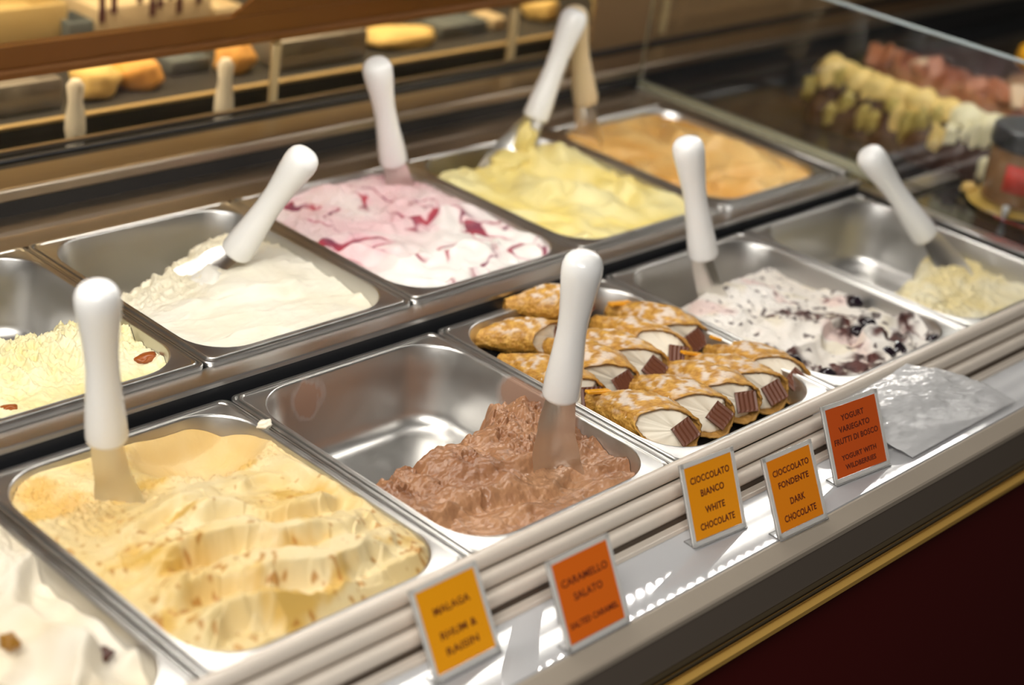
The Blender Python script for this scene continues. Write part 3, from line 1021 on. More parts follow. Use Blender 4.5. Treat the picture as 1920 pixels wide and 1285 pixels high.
# dark berries lying in the white gelato
BG = 'dark berries in the white gelato'
for i, (px, py, z, r, lab) in enumerate([
        (1603, 568, -0.012, .0078, 'round dark berry at the far edge of the berry gelato, apart from the rest'),
        (1625, 610, -0.008, .0085, 'glossy dark berry on the chocolate streak in mid gelato'),
        (1606, 622, -0.008, .0070, 'small dark berry touching the chocolate streak'),
        (1718, 598, -0.020, .0085, 'dark berry against the far steel wall of the berry gelato pan'),
        (1752, 640, -0.014, .0080, 'dark berry in the pan corner nearest the plastic sheet'),
        (1680, 655, -0.010, .0090, 'largest dark berry of the cluster by the front bars'),
        (1662, 664, -0.012, .0080, 'dark berry half hidden in the cluster by the front bars'),
        (1700, 668, -0.012, .0075, 'dark berry at the outer end of the front cluster'),
        (1488, 678, -0.016, .0075, 'dark berry beside the cannoli in the chocolate crumbs'),
        (1550, 705, -0.013, .0080, 'dark berry in the front corner next to the cannoli pan')]):
    lump('dark_berry', at(px, py, z), r * 1.15, BERRY, lab, 'berry', BG, (1.1, 1, .9), i, .07)
lump('orange_raisin', at(274, 672, BZ - .012), .0075, RAISIN, 'orange raisin near the right wall of the pale yellow back row gelato', 'raisin', 'raisins in the gelato', (1.5, .9, .6), 3)
lump('orange_raisin', at(17, 766, BZ - .014), .0052, RAISIN, 'small orange raisin at the front rim of the pale yellow gelato', 'raisin', 'raisins in the gelato', (1.4, .9, .6), 4)
lump('dark_raisin', at(182, 1232, -.008), .0088, simple('raisin_dark', (0.07, 0.015, 0.005), .3), 'dark brown raisin in the near corner gelato', 'raisin', 'raisins in the gelato', (1.4, .9, .6), 5)
lump('amber_raisin', at(18, 1205, 0.0), .0075, simple('raisin_amber', (0.30, 0.14, 0.02), .3), 'amber raisin in the near corner gelato at the picture edge', 'raisin', 'raisins in the gelato', (1.1, .9, .8), 6)
lump('gelato_nugget', at(497, 796, .002), .0052, CREAM, 'crumb of caramel gelato on the rim between caramel and chocolate pans', 'crumb', None, (1.3, 1, .7), 8, .2)

lump('gelato_drop', at(1366, 391, .0135), .0042, PLASTIC, 'white drop on the steel divider between the orange gelato and the empty pan end', 'drop', None, (1, 1, .8), 12, .02)

# ------------------------------------------------------------------ spatulas
HPROF = [(0.0, 0.0150), (0.001, 0.0160), (0.004, 0.0164), (0.020, 0.0158), (0.045, 0.0138), (0.065, 0.0126), (0.082, 0.0129),
         (0.100, 0.0146), (0.115, 0.0163), (0.124, 0.0170), (0.130, 0.0168), (0.135, 0.0153), (0.1385, 0.0125), (0.1405, 0.0085), (0.1413, 0.004), (0.1415, 0.0005)]
SG = 'white handled gelato spatulas'


def spatula(B, T, path, label, widths, nrm, curl=0.004, handle_mat=None, scale=1.0):
    B, T = Vector(B), Vector(T)
    root = empty('gelato_spatula', B)
    setp(root, label, 'spatula', SG)
    o = Vector((0, 0, 0))
    lathe_along('handle', o, (T - B), [(d * scale, r * scale) for d, r in HPROF], handle_mat or PLASTIC, root)
    # blade: a ribbon with a shallow hollow, swept along a smooth path
    ds = (B - T).normalized()
    P = [tuple(-ds * 0.012), (0, 0, 0)] + [tuple(Vector(p) - B) for p in path]
    P3 = [np.array(p, float) for p in P]
    Q = [2 * P3[0] - P3[1]] + P3 + [2 * P3[-1] - P3[-2]]
    cur, wid = [], []
    wl = [widths[0], widths[0]] + list(widths[1:])
    for i in range(1, len(Q) - 2):
        for j in range(6):
            t = j / 6
            a, b, c, d = Q[i - 1:i + 3]
            cur.append(0.5 * (2 * b + (c - a) * t + (2 * a - 5 * b + 4 * c - d) * t * t + (3 * b - a - 3 * c + d) * t ** 3))
            s = t * t * (3 - 2 * t)
            wid.append(wl[i - 1] * (1 - s) + wl[min(i, len(wl) - 1)] * s)
    cur.append(Q[-2])
    wid.append(wl[-1])
    n = len(cur)
    K = 8
    v, f = [], []
    nv = Vector(nrm).normalized()
    for side in (1, -1):
        for i in range(n):
            c = Vector(cur[i])
            tg = Vector(cur[min(i + 1, n - 1)] - cur[max(i - 1, 0)]).normalized()
            u = nv.cross(tg).normalized()
            w = tg.cross(u).normalized()
            th = 0.0012 if i > 3 else 0.004
            for k in range(K + 1):
                a = k / K * 2 - 1
                hw = wid[i] / 2
                if i > n - 4: hw *= (1, .93, .75)[i - (n - 3)] if i >= n - 3 else 1
                off = curl * (a * a - .4) * (1 if i > 3 else 0)
                e = th * max(0.25, 1 - a ** 4)
                v.append(c + u * a * hw + w * (off + side * e * .6))
    M = K + 1
    S = n * M
    for s in (0, 1):
        for i in range(n - 1):
            for k in range(K):
                q = (s * S + i * M + k, s * S + i * M + k + 1, s * S + (i + 1) * M + k + 1, s * S + (i + 1) * M + k)
                f.append(q if s == 0 else q[::-1])
    for i in range(n - 1):
        f.append((i * M, (i + 1) * M, S + (i + 1) * M, S + i * M))
        f.append((i * M + K, S + i * M + K, S + (i + 1) * M + K, (i + 1) * M + K))
    for k in range(K):
        f.append((k, S + k, S + k + 1, k + 1))
        e = (n - 1) * M
        f.append((e + k, e + k + 1, S + e + k + 1, S + e + k))
    mesh('blade', v, f, BLADE, root, True, 50)
    return root


def smear_on(root, loc, r, mat, squash, seed):
    """gelato stuck to the blade, a part of the spatula"""
    o = lump('stuck_gelato', loc, r, mat, None, None, None, squash, seed, .25)
    o.parent = root
    o.location = Vector(loc) - root.location
    return o


YEL = simple('stuck_lemon', (0.80, 0.66, 0.24), .5)
WHT = simple('stuck_white', (0.83, 0.80, 0.72), .5)
PALE = simple('stuck_pale', (0.80, 0.73, 0.46), .5)
CAR = simple('stuck_caramel', (0.74, 0.54, 0.24), .5)
TAN = simple('tan_plastic', (0.74, 0.60, 0.38), .35)  # handle plastic in one even tan

CN = (-0.68, -0.59, 0.3)
spatula((0.077, 0.226, 0.049), (0.060, 0.216, 0.173), [(0.081, 0.224, 0.022), (0.086, 0.221, -0.004), (0.09, 0.215, -0.03)],
        'white handled spatula standing in the caramel gelato', [.025, .028, .037, .044], CN)
s2 = spatula((0.416, 0.506, 0.019 + .003), (0.444, 0.452, 0.130), [(0.392, 0.517, 0.006), (0.356, 0.510, -0.010), (0.322, 0.492, -0.026)],
             'white handled spatula lying over in the plain white gelato', [.024, .032, .050, .046], (-0.35, -0.45, 0.85), .004)
smear_on(s2, (0.385, 0.505, 0.000), .019, WHT, (1.1, .8, .5), 31)
smear_on(s2, (0.365, 0.515, -0.010), .016, WHT, (1.1, .8, .5), 32)
s3 = spatula((0.717, 0.603, 0.034), (0.671, 0.594, 0.150), [(0.723, 0.598, 0.012), (0.727, 0.595, -0.004), (0.73, 0.592, -0.03)],
             'white handled spatula in the pink berry ripple gelato', [.026, .030, .036, .044], CN)
s4 = spatula((0.927, 0.579, 0.061), (0.969, 0.577, 0.179), [(0.915, 0.584, 0.038), (0.890, 0.588, 0.012), (0.862, 0.585, -0.01)],
             'white handled spatula caked with lemon yellow gelato', [.026, .034, .040, .040], (-0.5, -0.6, 0.6))
smear_on(s4, (0.914, 0.578, 0.034), .015, YEL, (.8, .7, 1.5), 41)
smear_on(s4, (0.922, 0.590, 0.014), .010, YEL, (.8, .8, 1.9), 43)
smear_on(s4, (0.890, 0.576, 0.012), .017, YEL, (1.6, .9, .7), 42)
s5 = spatula((1.053, 0.607, 0.057), (1.003, 0.602, 0.170), [(1.059, 0.603, 0.030), (1.063, 0.598, 0.005), (1.066, 0.592, -0.03)],
             'tan looking handled spatula standing in the orange caramel gelato behind the lemon one', [.026, .032, .036, .044], (-.9, -.3, .1), .006, TAN)
spatula((0.425, 0.072, 0.054), (0.414, 0.061, 0.178), [(0.4245, 0.072, 0.026), (0.427, 0.070, -0.002), (0.432, 0.065, -0.028), (0.436, 0.058, -0.045)],
        'white handled spatula standing in the chocolate gelato', [.026, .032, .041, .044, .044], (-0.62, -0.66, 0.35), .009)
spatula((0.842, 0.239, 0.027), (0.809, 0.259, 0.146), [(0.847, 0.232, 0.006), (0.853, 0.222, -0.018), (0.86, 0.21, -0.04)],
        'white handled spatula standing in the white berry gelato', [.025, .030, .034, .040], (-1, -.1, .25), .007)
spatula((1.170, 0.154, 0.013), (1.101, 0.208, 0.103), [(1.183, 0.139, -0.006), (1.195, 0.120, -0.028), (1.20, 0.105, -0.05)],
        'white handled spatula leaning in the pale yellow gelato by the dark shelf', [.025, .034, .040, .044], (-.55, -.3, .8), .006)

# ------------------------------------------------------------------ cannoli on a black tray
tray = empty('cannoli_tray', P3.location)
setp(tray, 'shallow black tray under the cannoli', 'tray')
bm = bmesh.new()
rs = [ring(OX - .004, OY - .004, OR - .003, -0.030), ring(OX - .0055, OY - .0055, OR - .004, -0.0295), ring(OX - .008, OY - .008, OR - .006, -0.0405)]
vs = [[bm.verts.new(p) for p in r] for r in rs]
n = len(vs[0])
for i in range(2):
    for k in range(n):
        bm.faces.new((vs[i][k], vs[i][(k + 1) % n], vs[i + 1][(k + 1) % n], vs[i + 1][k]))
bm.faces.new(vs[2])
bm_obj('tray_body', bm, TRAY, tray)

SHELLM = gelato_mat('cannolo_shell', 0.5, 0.9, 170)
nt = SHELLM.node_tree
for nd in nt.nodes:
    if nd.type == 'BUMP': nd.inputs['Distance'].default_value = 0.0022


def make_cannolo(seed, L=0.120, R=0.0232, face=168):
    """axis along +Y from the open front end (y=0) to the closed far end (y=L); returns meshes"""
    rnd = np.random.default_rng(seed)
    nt_, na = 80, 92
    th = np.linspace(0, 2 * PI, na, endpoint=False)
    tt = np.linspace(0, 1, nt_)
    TH, T = np.meshgrid(th, tt)
    # slanted opening: the cream shows on the side turned up and outwards, the other flap hoods it
    f0 = math.radians(face + rnd.uniform(-15, 15))
    lift = np.clip(0.5 + 0.5 * np.cos(TH - f0), 0, 1)
    start = 0.002 + 0.046 * lift ** 2.4 + 0.0020 * perlin(TH * 2.5, TH * 0 + seed, seed)
    Ypos = start + (L - start) * T
    u = Ypos / L
    prof = 0.88 + 0.16 * np.sin(np.clip(u * 1.25 + .12, 0, 1) * PI)
    prof = prof * (1 - 0.55 * sstep(0.55, 1.02, u) ** 1.2)
    rad = R * prof
    nz = fbm(TH * 3.0 + seed, Ypos * 120, seed, 3)
    bub = ridged(TH * 6.5 + 2, Ypos * 300, seed + 3, 2)
    rad = rad + 0.0013 * fbm(TH * 1.6, Ypos * 70, seed + 21, 2) + 0.0024 * (bub - .6)
    # overlapping flap seam winding along the shell
    seam = (TH - 0.6 - 14 * (Ypos - L / 3)) % (2 * PI)
    rad = rad + 0.0034 * (1 - sstep(0, 1.5, seam)) * sstep(0.0, .10, T)
    # flared lip
    rad = rad + 0.0020 * (1 - sstep(0.0, 0.10, T))
    sq = 0.86
    tw = 0.35
    def place(r_, yy):
        xx, zz = r_ * np.cos(TH), r_ * np.sin(TH) * sq
        bend = 0.010 * (yy / L - .4) ** 2
        curl = 0.009 * (1 - sstep(0, .045, yy)) * np.clip(.4 + .6 * np.cos(TH), 0, 1)
        return np.stack([xx - curl, yy, zz - bend], -1).reshape(-1, 3)
    V = np.concatenate([place(rad, Ypos), place(rad - 0.0024, Ypos + .0003)])
    F = []
    S = nt_ * na
    for i in range(nt_ - 1):
        for k in range(na):
            k2 = (k + 1) % na
            F.append((i * na + k, (i + 1) * na + k, (i + 1) * na + k2, i * na + k2))
            if i < 30:
                F.append((S + i * na + k, S + i * na + k2, S + (i + 1) * na + k2, S + (i + 1) * na + k))
    for k in range(na):
        k2 = (k + 1) % na
        F.append((k, k2, S + k2, S + k))
    F.append(tuple((nt_ - 1) * na + k for k in range(na)))
    me = bpy.data.meshes.new('shell')
    me.from_pydata(V.tolist(), [], F)
    me.update()
    base = mix((0.42, 0.185, 0.020), (0.80, 0.47, 0.10), 0.50 + 0.45 * nz + 1.2 * (bub - .62))
    dust = sstep(0.35, 0.95, np.sin(TH - .1)) * sstep(0.10, .35, u) * sstep(0.95, .6, u) * sstep(-0.1, 0.45, fbm(TH * 2.2, Ypos * 75, seed + 9, 5) + .0)
    base = base * (1 - (0.75 * dust)[..., None]) + np.array((0.78, 0.72, 0.66)) * (0.75 * dust)[..., None]
    C = np.concatenate([base.reshape(-1, 3), np.tile([0.50, 0.26, 0.06], (S, 1))])
    ca = me.color_attributes.new('Col', 'FLOAT_COLOR', 'POINT')
    ca.data.foreach_set('color', np.concatenate([C, np.ones((len(C), 1))], 1).astype(np.float32).ravel())
    # cream: fills the opening, a little inside the lip
    nr = 10
    st0 = start[0]
    r0 = (rad - 0.0030)[4]
    cv = []
    for i in range(nr + 1):
        q = i / nr
        rr = r0 * (1 - q)
        bulge = 0.0045 * (1 - (1 - q) ** 2) + 0.0008 * np.sin(th * 3 + seed) * q * (1 - q) * 4
        yy = st0 * (1 - q) + st0.mean() * q + 0.006 * (1 - q) - bulge + .003
        bend = 0.010 * (yy / L - .4) ** 2
        curl = 0.009 * (1 - sstep(0, .045, yy)) * np.clip(.4 + .6 * np.cos(th), 0, 1)
        cv.append(np.stack([rr * np.cos(th) - curl, yy, rr * np.sin(th) * sq - bend], -1))
    tail = np.stack([r0 * .9 * np.cos(th), st0 + .02, r0 * .9 * np.sin(th) * sq], -1)
    CV = np.concatenate([tail] + cv)
    CF = []
    for i in range(nr + 1):
        for k in range(na):
            k2 = (k + 1) % na
            CF.append((i * na + k, i * na + k2, (i + 1) * na + k2, (i + 1) * na + k))
    mc = bpy.data.meshes.new('cream_filling')
    mc.from_pydata(CV.tolist(), [], CF)
    mc.update()
    return me, mc


def choc_mesh():
    """a little ridged chocolate square"""
    bm = bmesh.new()
    s, h = 0.0100, 0.0016
    n = 9
    top = []
    for j in range(n + 1):
        row = []
        for i in range(n + 1):
            x, y = -s + 2 * s * i / n, -s + 2 * s * j / n
            ed = i in (0, n) or j in (0, n)
            row.append(bm.verts.new((x, y, h + (0 if ed else 0.0006 * (1 if i % 2 else -1)))))
        top.append(row)
    for j in range(n):
        for i in range(n):
            bm.faces.new((top[j][i], top[j][i + 1], top[j + 1][i + 1], top[j + 1][i]))
    ring_ = [top[0][i] for i in range(n + 1)] + [top[j][n] for j in range(1, n + 1)] + [top[n][i] for i in range(n - 1, -1, -1)] + [top[j][0] for j in range(n - 1, 0, -1)]
    low = [bm.verts.new((v.co.x, v.co.y, -h)) for v in ring_]
    m = len(ring_)
    for k in range(m):
        bm.faces.new((ring_[k], low[k], low[(k + 1) % m], ring_[(k + 1) % m]))
    bm.faces.new(low[::-1])
    bmesh.ops.recalc_face_normals(bm, faces=bm.faces)
    me = bpy.data.meshes.new('chocolate_square')
    bm.to_mesh(me)
    bm.free()
    return me


CANNOLI_KINDS = [make_cannolo(s) for s in (11, 23, 37, 52)]
CHOCM = choc_mesh()
CHOC2 = simple('milk_chocolate', (0.16, 0.055, 0.028), .42)
bmp = box_bm((-0.004, -0.013, -.0016), (0.004, 0.013, .0016), .001)
PEELM = bpy.data.meshes.new('orange_peel')
bmp.to_mesh(PEELM)
bmp.free()
for me, mt in ((CHOCM, CHOC2), (PEELM, PEEL)):
    me.materials.append(mt)
for a, b in CANNOLI_KINDS:
    a.materials.append(SHELLM)
    b.materials.append(CREAM)
    for me in (a, b):
        me.polygons.foreach_set('use_smooth', [True] * len(me.polygons))

CG = 'cannoli on the black tray'
# open end x, y, z, heading about Z (0 = open end towards the counter front), tilt, roll, peel shown
CANN = [
    (0.562, 0.022, -0.004, 6, 10, -4, 1, 'front row cannolo nearest the chocolate gelato, dark speckled square on its cream'),
    (0.612, 0.022, -0.003, 2, 10, 6, 0, 'front row cannolo second from the chocolate gelato'),
    (0.655, 0.024, -0.002, -2, 11, -6, 0, 'front row cannolo in the middle of its five, thickly sugared'),
    (0.699, 0.022, -0.004, 3, 10, 4, 1, 'front row cannolo second from the berry gelato'),
    (0.741, 0.026, -0.006, -3, 9, 8, 1, 'front row cannolo nearest the berry gelato, peel at its far end'),
    (0.551, 0.126, -0.014, 4, 4, 2, 0, 'middle row cannolo partly behind the chocolate spatula handle'),
    (0.596, 0.124, -0.011, -4, 5, -8, 0, 'middle row cannolo second from the spatula handle, square on bare cream'),
    (0.641, 0.124, -0.008, 3, 6, 4, 0, 'middle row cannolo in the centre of the tray'),
    (0.684, 0.130, -0.008, -2, 7, 14, 0, 'middle row cannolo fourth from the spatula handle, cream turned to the side'),
    (0.733, 0.145, -0.010, 4, 6, -10, 1, 'middle row cannolo nearest the berry gelato, open end up front'),
    (0.622, 0.234, -0.012, 52, 4, 10, 0, 'big cannolo lying slantwise behind the spatula handle in the tray corner'),
    (0.676, 0.247, 0.006, 52, 4, 0, 0, 'cannolo behind the big slanting one, mostly hidden by the handle'),
]
for i, (x, y, z, hd, tilt, roll, peel, lab) in enumerate(CANN):
    root = empty('cannolo', (x, y, z))
    root.rotation_mode = 'XYZ'
    root.rotation_euler = (math.radians(-tilt * .6), math.radians(roll), math.radians(hd))
    if i >= 10: root.scale = (.88, .78, .88)
    setp(root, lab, 'cannolo', CG)
    sh, cr = CANNOLI_KINDS[i % 4]
    for nm, me in (('shell', sh), ('cream_filling', cr)):
        o = bpy.data.objects.new(nm, me)
        COL.objects.link(o)
        o.parent = root
    o = bpy.data.objects.new('chocolate_square', CHOCM)
    COL.objects.link(o)
    o.parent = root
    o.location = (-0.001, 0.0085, 0.001)
    qd = Vector((-0.55, -0.70, 0.55)).to_track_quat('Z', 'Y')
    o.rotation_mode = 'QUATERNION'
    o.rotation_quaternion = qd @ Matrix.Rotation(0.5 + 0.5 * math.sin(i * 2.1), 4, 'Z').to_quaternion()
    if peel:
        o = bpy.data.objects.new('orange_peel', PEELM)
        COL.objects.link(o)
        o.parent = root
        o.location = (-0.004, 0.104, 0.013)
        o.rotation_euler = (0.2, 0.1, 1.2)

# ------------------------------------------------------------------ price signs on the shelf
def card_mat(name, col):
    m, nt, b = new_mat(name)
    b.inputs['Base Color'].default_value = (*col, 1)
    b.inputs['Roughness'].default_value = 0.45
    return m


SIGNG = 'flavour signs on the white shelf'


def sign(BL, BR, TL, TR, base_z, col, lines, label, depth=0):
    """card corners as seen in the photo; the card's foot stands on the shelf at base_z"""
    bl, br = at(*BL, base_z), at(*BR, base_z)
    # lean: slide along Y and Z until the upper corners match
    def up(px, p0):
        d = ray(*px)
        # solve C + t d = p0 + (0, dy, dz)
        t = (p0.x - CAMC[0]) / d[0]
        return Vector((p0.x, CAMC[1] + t * d[1], CAMC[2] + t * d[2])) - p0
    a, b = up(TL, bl), up(TR, br)
    u = (a + b) / 2
    ex = (br - bl)
    w = ex.length
    ex.normalize()
    # raise the card on its clear foot until it clears the front bars
    if depth < 40:
        for q in range(21):
            p = (bl + br) / 2 + u * q / 20 * 1.06
            for k in range(3):
                cy, cz = step_circle(k)
                if math.hypot(p.y - cy, p.z - cz) < 0.0083 + 0.0035:
                    return sign(BL, BR, TL, TR, base_z + 0.001, col, lines, label, depth + 1)
    h = u.length
    ey = (u - ex * u.dot(ex)).normalized()
    ez = ex.cross(ey)
    mid = (bl + br) / 2
    root = empty('flavour_sign', mid)
    root.rotation_mode = 'QUATERNION'
    root.rotation_quaternion = Matrix((ex, ey, ez)).transposed().to_quaternion()
    setp(root, label, 'sign', SIGNG)
    g = 0.0042
    hw = w / 2
    dn = max(g, (base_z - SZ - .001) / max(ey.z, .3))
    box('acrylic_holder', (-hw - g, -dn, -0.0022), (hw + g, h + g, -0.0006), ACRYL, root, .0005, 1)
    # white bright edges of the holder
    bm = bmesh.new()
    for lo, hi in (((-hw - g, h + .0006, -.0006), (hw + g, h + g, .0008)), ((-hw - g, -g, -.0006), (hw + g, -.0006, .0008)),
                   ((-hw - g, -g, -.0006), (-hw - .0006, h + g, .0008)), ((hw + .0006, -g, -.0006), (hw + g, h + g, .0008))):
        box_bm(lo, hi, bm=bm)
    bm_obj('holder_rim', bm, RIM, root, False)
    card = box('card', (-hw, 0, -0.0005), (hw, h, 0.0004), card_mat('orange_card', col), root)
    # foot running back from the lower edge, level on the shelf
    fm = box_bm((-hw - g, -0.002, -.0008), (hw + g, 0.012, .0008), .0004, 1)
    o = bm_obj('foot', fm, ACRYL, root)
    q = root.rotation_quaternion.inverted()
    o.rotation_mode = 'QUATERNION'
    yaw = math.atan2(ex.y, ex.x)
    o.rotation_quaternion = q @ Matrix.Rotation(yaw, 4, 'Z').to_quaternion()
    o.location = q @ (Vector((0, -dn * ey.y, SZ + .0009 - base_z)))
    for (txt, fy, sz, wmax) in lines:
        cu = bpy.data.curves.new('lettering', 'FONT')
        cu.body = txt
        cu.align_x = 'CENTER'
        cu.align_y = 'CENTER'
        cu.size = sz * h
        cu.extrude = 0.00008
        cu.resolution_u = 3
        cu.space_character = 1.06
        cu.offset = 0.00018
        tmp = bpy.data.objects.new('lettering_curve', cu)
        COL.objects.link(tmp)
        bpy.context.view_layer.update()
        me = bpy.data.meshes.new_from_object(tmp.evaluated_get(bpy.context.evaluated_depsgraph_get()))
        bpy.data.objects.remove(tmp)
        me.materials.clear()
        xs = [q.co.x for q in me.vertices]
        t = link('lettering', me, INK, card, False)
        t.location = (0, h * fy, 0.00052)
        t.scale = (wmax * w / (max(xs) - min(xs)), 1, 1)
    return root


RIM = simple('acrylic_rim', (0.86, 0.85, 0.82), 0.15, 0.0, Transmission_Weight=0.35, IOR=1.3)
OY_ = (0.78, 0.25, 0.004)
OR_ = (0.62, 0.105, 0.008)
ODK = (0.50, 0.07, 0.006)
CB = SZ + 0.0052
sign((822, 1268), (928.8, 1212), (770, 1118.5), (893.6, 1061), CB, (0.95, 0.38, 0.003),
     [('MALAGA', .70, .13, .62), ('RHUM &', .40, .13, .62), ('RAISIN', .20, .13, .55)],
     'yellow orange sign reading malaga, in front of the caramel gelato')
sign((1070.7, 1211), (1171, 1157.5), (1030.4, 1062.5), (1137, 1011.7), CB, (0.82, 0.155, 0.006),
     [('CARAMELLO', .72, .13, .84), ('SALATO', .52, .13, .52), ('SALTED CARAMEL', .20, .105, .88)],
     'red orange sign for salted caramel in front of the chocolate gelato')
sign((1305.4, 1016), (1391, 980.4), (1272.7, 887), (1370.8, 845), CB, (0.95, 0.34, 0.003),
     [('CIOCCOLATO', .80, .13, .84), ('BIANCO', .60, .13, .50), ('WHITE', .36, .13, .42), ('CHOCOLATE', .15, .13, .74)],
     'yellow orange sign for white chocolate in front of the cannoli')
sign((1464.8, 1000.7), (1543.5, 963.3), (1430.5, 868.4), (1517, 835.7), CB, (0.92, 0.27, 0.004),
     [('CIOCCOLATO', .80, .12, .84), ('FONDENTE', .62, .12, .70), ('DARK', .36, .13, .34), ('CHOCOLATE', .15, .13, .74)],
     'orange sign for dark chocolate between its two neighbour signs')
sign((1570.6, 899.5), (1661.9, 863.7), (1543.5, 771.8), (1633.8, 740.7), CB, (0.66, 0.095, 0.008),
     [('YOGURT', .82, .115, .46), ('VARIEGATO', .66, .115, .62), ('FRUTTI DI BOSCO', .50, .115, .88), ('YOGURT WITH', .26, .10, .70), ('WILDBERRIES', .12, .10, .62)],
     'dark red orange sign for yogurt with wildberries beside the clear plastic sheet')

# ------------------------------------------------------------------ clear plastic sheet on the shelf
c00, c10 = at(1514, 776, 0.002), at(1712, 858, SZ + .003)
c01, c11 = at(1700, 682, 0.012), at(1905, 752, SZ + .003)
nu, nv_ = 110, 110
v, f = [], []
A_, B_ = np.meshgrid(np.linspace(0, 1, nu), np.linspace(0, 1, nv_))
wr = 0.0022 * fbm(A_ * 3 + 1.5 * B_, B_ * 5 - 1.2 * A_, 901, 2) + 0.0018 * (ridged(A_ * 4 - B_ * 3, B_ * 3 + A_ * 2, 905, 3) - .6) + 0.0007 * fbm(A_ * 13, B_ * 17, 907, 2)
for j in range(nv_):
    for i in range(nu):
        a, b = i / (nu - 1), j / (nv_ - 1)
        p = (c00 * (1 - a) + c10 * a) * (1 - b) + (c01 * (1 - a) + c11 * a) * b
        bow = math.sin(PI * a) * 0.012 * (0.25 + 0.75 * math.sin(PI * min(1, b * .7 + .15)))
        v.append(p + Vector((0, 0, bow + float(wr[j, i]) * (.25 + .75 * math.sin(PI * a)))))
for j in range(nv_ - 1):
    for i in range(nu - 1):
        f.append((j * nu + i, j * nu + i + 1, (j + 1) * nu + i + 1, (j + 1) * nu + i))
SHEETM = simple('clear_plastic_film', (0.95, 0.95, 0.96), 0.05, 0.0, Transmission_Weight=0.40, IOR=1.4, Coat_Weight=1.0, Coat_Roughness=0.02)
sheet = mesh('plastic_sheet', v, f, SHEETM, None)
md = sheet.modifiers.new('thickness', 'SOLIDIFY')
md.thickness = 0.0006
setp(sheet, 'clear crinkled plastic sheet lying over the shelf beside the wildberries sign', 'plastic sheet')

# ------------------------------------------------------------------ glass divider and the next case
PX = 1.285
div = empty('glass_divider')
setp(div, 'clear glass divider standing beyond the orange caramel pan', 'divider')
box('glass_pane', (PX - .003, -0.02, 0.024), (PX + .003, 0.70, 0.215), GLASS, div)
box('bottom_channel', (PX - .006, 0.30, 0.010), (PX + .006, 0.70, 0.024), GLASSEDGE, div, .001, 1)
box('top_edge', (PX - .0031, -0.02, 0.2151), (PX + .0031, 0.70, 0.2175), simple('glass_top_edge', (0.40, 0.46, 0.47), .15), div)
box('back_edge', (PX - .0031, 0.7001, 0.010), (PX + .0031, 0.703, 0.216), GLASSEDGE, div)
box('side_strip', (1.2625, -0.004, -0.004), (1.284, 0.335, 0.002), RAILST, case, .001, 1)
box('side_strip', (1.2625, 0.335, -0.004), (1.279, 0.70, 0.0155), RAILST, case, .001, 1)

DARKGL = simple('dark_glass_shelf', (0.018, 0.020, 0.023), 0.12, 0.0, Coat_Weight=0.4)
cs = box('dark_shelf', (1.285, 0.0, -0.02), (X1, 0.70, -0.004), DARKGL, case, .001, 1)
cs = box('cross_bar', (1.285, 0.262, -0.004), (X1, 0.292, 0.003), RAILST, case, .001, 1)
cs = box('cross_bar', (1.285, 0.267, 0.003), (X1, 0.279, 0.005), RAILST, case, .0008, 1)
extrude('inner_back_wall', [(0.7045, -0.004), (0.7045, 0.028), (0.708, 0.028), (0.708, -0.004)], 1.285, X1, simple('tan_inner_wall', (0.72, 0.47, 0.23), .4), case)
extrude('upper_back_wall', [(0.789, 0.04), (0.789, 0.5), (0.795, 0.5), (0.795, 0.04)], 1.266, X1, WALLBR, case)

# semifreddo log with cream
def log_mesh(x, y0, y1, r, seed, flat=1.0):
    ny, na = 60, 26
    th = np.linspace(-0.05 * PI, 1.05 * PI, na)
    yy = np.linspace(y0, y1, ny)
    TH, Y = np.meshgrid(th, yy)
    e = np.minimum(sstep(y0 - .001, y0 + .03, Y), sstep(y1 + .001, y1 - .03, Y))
    rad = r * (0.72 + 0.28 * e) * (1 + 0.10 * fbm(TH * 2, Y * 40, seed, 3)) * e ** .25
    X, Z = x + rad * np.cos(TH), rad * np.sin(TH) * flat
    V = np.stack([X, Y, Z], -1).reshape(-1, 3)
    F = []
    for i in range(ny - 1):
        for k in range(na - 1):
            F.append((i * na + k, i * na + k + 1, (i + 1) * na + k + 1, (i + 1) * na + k))
    return V, F


cake = empty('cream_log_cake', (1.505, 0.38, -0.003))
setp(cake, 'dark log cake with a row of yellow cream swirls behind the glass divider', 'cake')
V, F = log_mesh(0, -0.17, 0.165, 0.062, 3, 1.12)
mesh('cake_body', V.tolist(), F, simple('cake_dark', (0.055, 0.022, 0.014), .45), cake)
CRY = simple('yellow_cream', (0.80, 0.58, 0.20), .5)
CRW = simple('pale_cream', (0.80, 0.74, 0.50), .5)
CRG = simple('olive_cream', (0.42, 0.32, 0.08), .5)
for i in range(9):
    y = 0.135 - i * 0.037
    m = CRY if i < 6 else CRW
    o = lump('cream_swirl', (0, 0, 0), .024 + .004 * (i == 0), m, None, None, None, (1.15, 1.0, .85), 60 + i, .12)
    o.parent = cake
    o.location = (-0.012 + .004 * math.sin(i * 3), y, 0.066)
rr = random.Random(9)
for i in range(20):
    y = 0.15 - i * 0.0165
    a = rr.uniform(2.0, 2.9)
    o = lump('cream_drip', (0, 0, 0), .016, (CRG, CRY, CRG, CRG)[i % 4] if i < 14 else CRW, None, None, None, (.6, .7, rr.uniform(1.0, 1.7)), 80 + i, .2)
    o.parent = cake
    o.location = (0.062 * math.cos(a), y, 0.066 * math.sin(a))

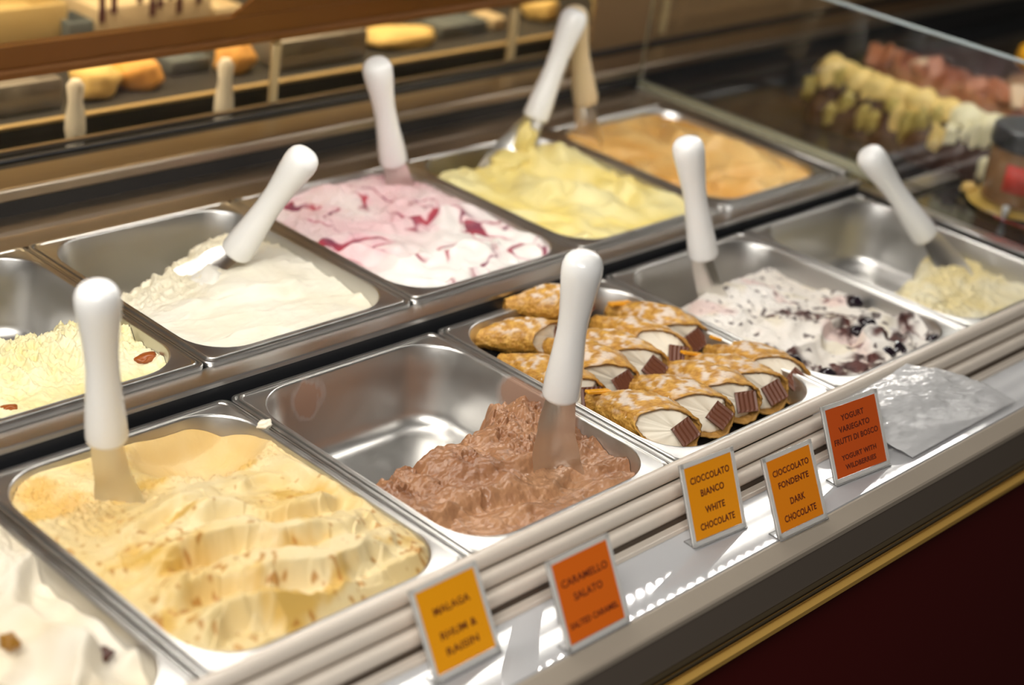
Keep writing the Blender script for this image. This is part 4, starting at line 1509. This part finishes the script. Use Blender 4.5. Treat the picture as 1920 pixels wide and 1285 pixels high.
cake2 = empty('chocolate_cake', (1.66, 0.38, -0.003))
setp(cake2, 'red brown cake topped with chocolate shards behind the cream log', 'cake')
V, F = log_mesh(0, -0.25, 0.17, 0.065, 7, 1.15)
mesh('cake_body', V.tolist(), F, simple('cake_redbrown', (0.22, 0.065, 0.025), .5), cake2)
SH1, SH2 = simple('shard_brown', (0.34, 0.12, 0.05), .4), simple('shard_cream', (0.66, 0.48, 0.30), .5)
for i in range(22):
    y = 0.15 - i * 0.018
    bmx = box_bm((-0.017, -0.011, -0.004), (0.017, 0.011, 0.004), .002, 1)
    o = bm_obj('chocolate_shard', bmx, SH2 if i % 5 == 3 else SH1, cake2)
    o.location = (rr.uniform(-.045, 0.0), y, 0.075 + rr.uniform(-.012, .01))
    o.rotation_euler = (rr.uniform(-.8, .8), rr.uniform(-1.4, .3), rr.uniform(-1, 1))

lump('orange_sweet', (1.86, 0.40, 0.075), .024, simple('orange_candy', (0.75, 0.36, 0.02), .35), 'round orange sweet seen past the glass divider', 'sweet', None, (1, 1, 1), 5, .03)
lump('orange_sweet_stand', (1.86, 0.40, 0.022), .030, simple('cake_tan', (0.30, 0.15, 0.06), .5), 'small brown cake under the round orange sweet', 'cake', None, (1, 1, .9), 15, .06)

# jar with a black lid
jar = empty('spread_jar', (1.415, 0.168, -0.0035))
setp(jar, 'brown filled jar with black lid and red label on the dark shelf', 'jar')


def lathe(name, prof, mat, parent, n=40):
    return lathe_along(name, Vector((0, 0, 0)), Vector((0, 0, 1)), [(z, r) for r, z in prof], mat, parent, n)


lathe('jar_glass', [(0.036, .010), (0.0435, 0.013), (0.0445, 0.018), (0.0445, 0.078), (0.043, 0.083)], simple('jar_brown', (0.30, 0.15, 0.06), .15, 0.0, Coat_Weight=.6), jar)
lathe('lid', [(0.0455, 0.0832), (0.0475, 0.0845), (0.048, 0.088), (0.048, 0.105), (0.0465, 0.109), (0.043, 0.1105), (0.04, .110)], simple('lid_black', (0.022, 0.024, 0.030), .35), jar)
lathe('saucer', [(0.045, 0.0), (0.058, 0.003), (0.060, 0.0055), (0.058, .007), (0.046, 0.0098), (0.02, .0098)], simple('saucer_yellow', (0.55, 0.36, 0.08), .3), jar)
v, f = [], []
for j in range(2):
    for i in range(13):
        a = math.radians(180 + i * 60 / 12)
        v.append((0.0449 * math.cos(a), 0.0449 * math.sin(a), 0.032 + 0.036 * j))
for i in range(12):
    f.append((i, i + 1, 14 + i, 13 + i))
lb = mesh('label_sticker', v, f, simple('red_label', (0.70, 0.035, 0.015), .45), jar)
md = lb.modifiers.new('thickness', 'SOLIDIFY')
md.thickness = .0004
lump('yellow_nut', at(1818, 352, 0.004), .012, simple('nut', (0.70, 0.46, 0.14), .5), 'yellow sugared nut on the dark shelf beside the jar', 'nut', None, (1.2, .9, .7), 25)
pin = empty('white_pick', at(1882, 412, -0.003))
setp(pin, 'small white pick standing in front of the jar', 'pick')
lathe('pick_head', [(0.0015, 0.0), (0.0025, 0.004), (0.0045, 0.012), (0.005, 0.016), (0.0035, 0.019), (0.001, .020)], PLASTIC, pin, 16)
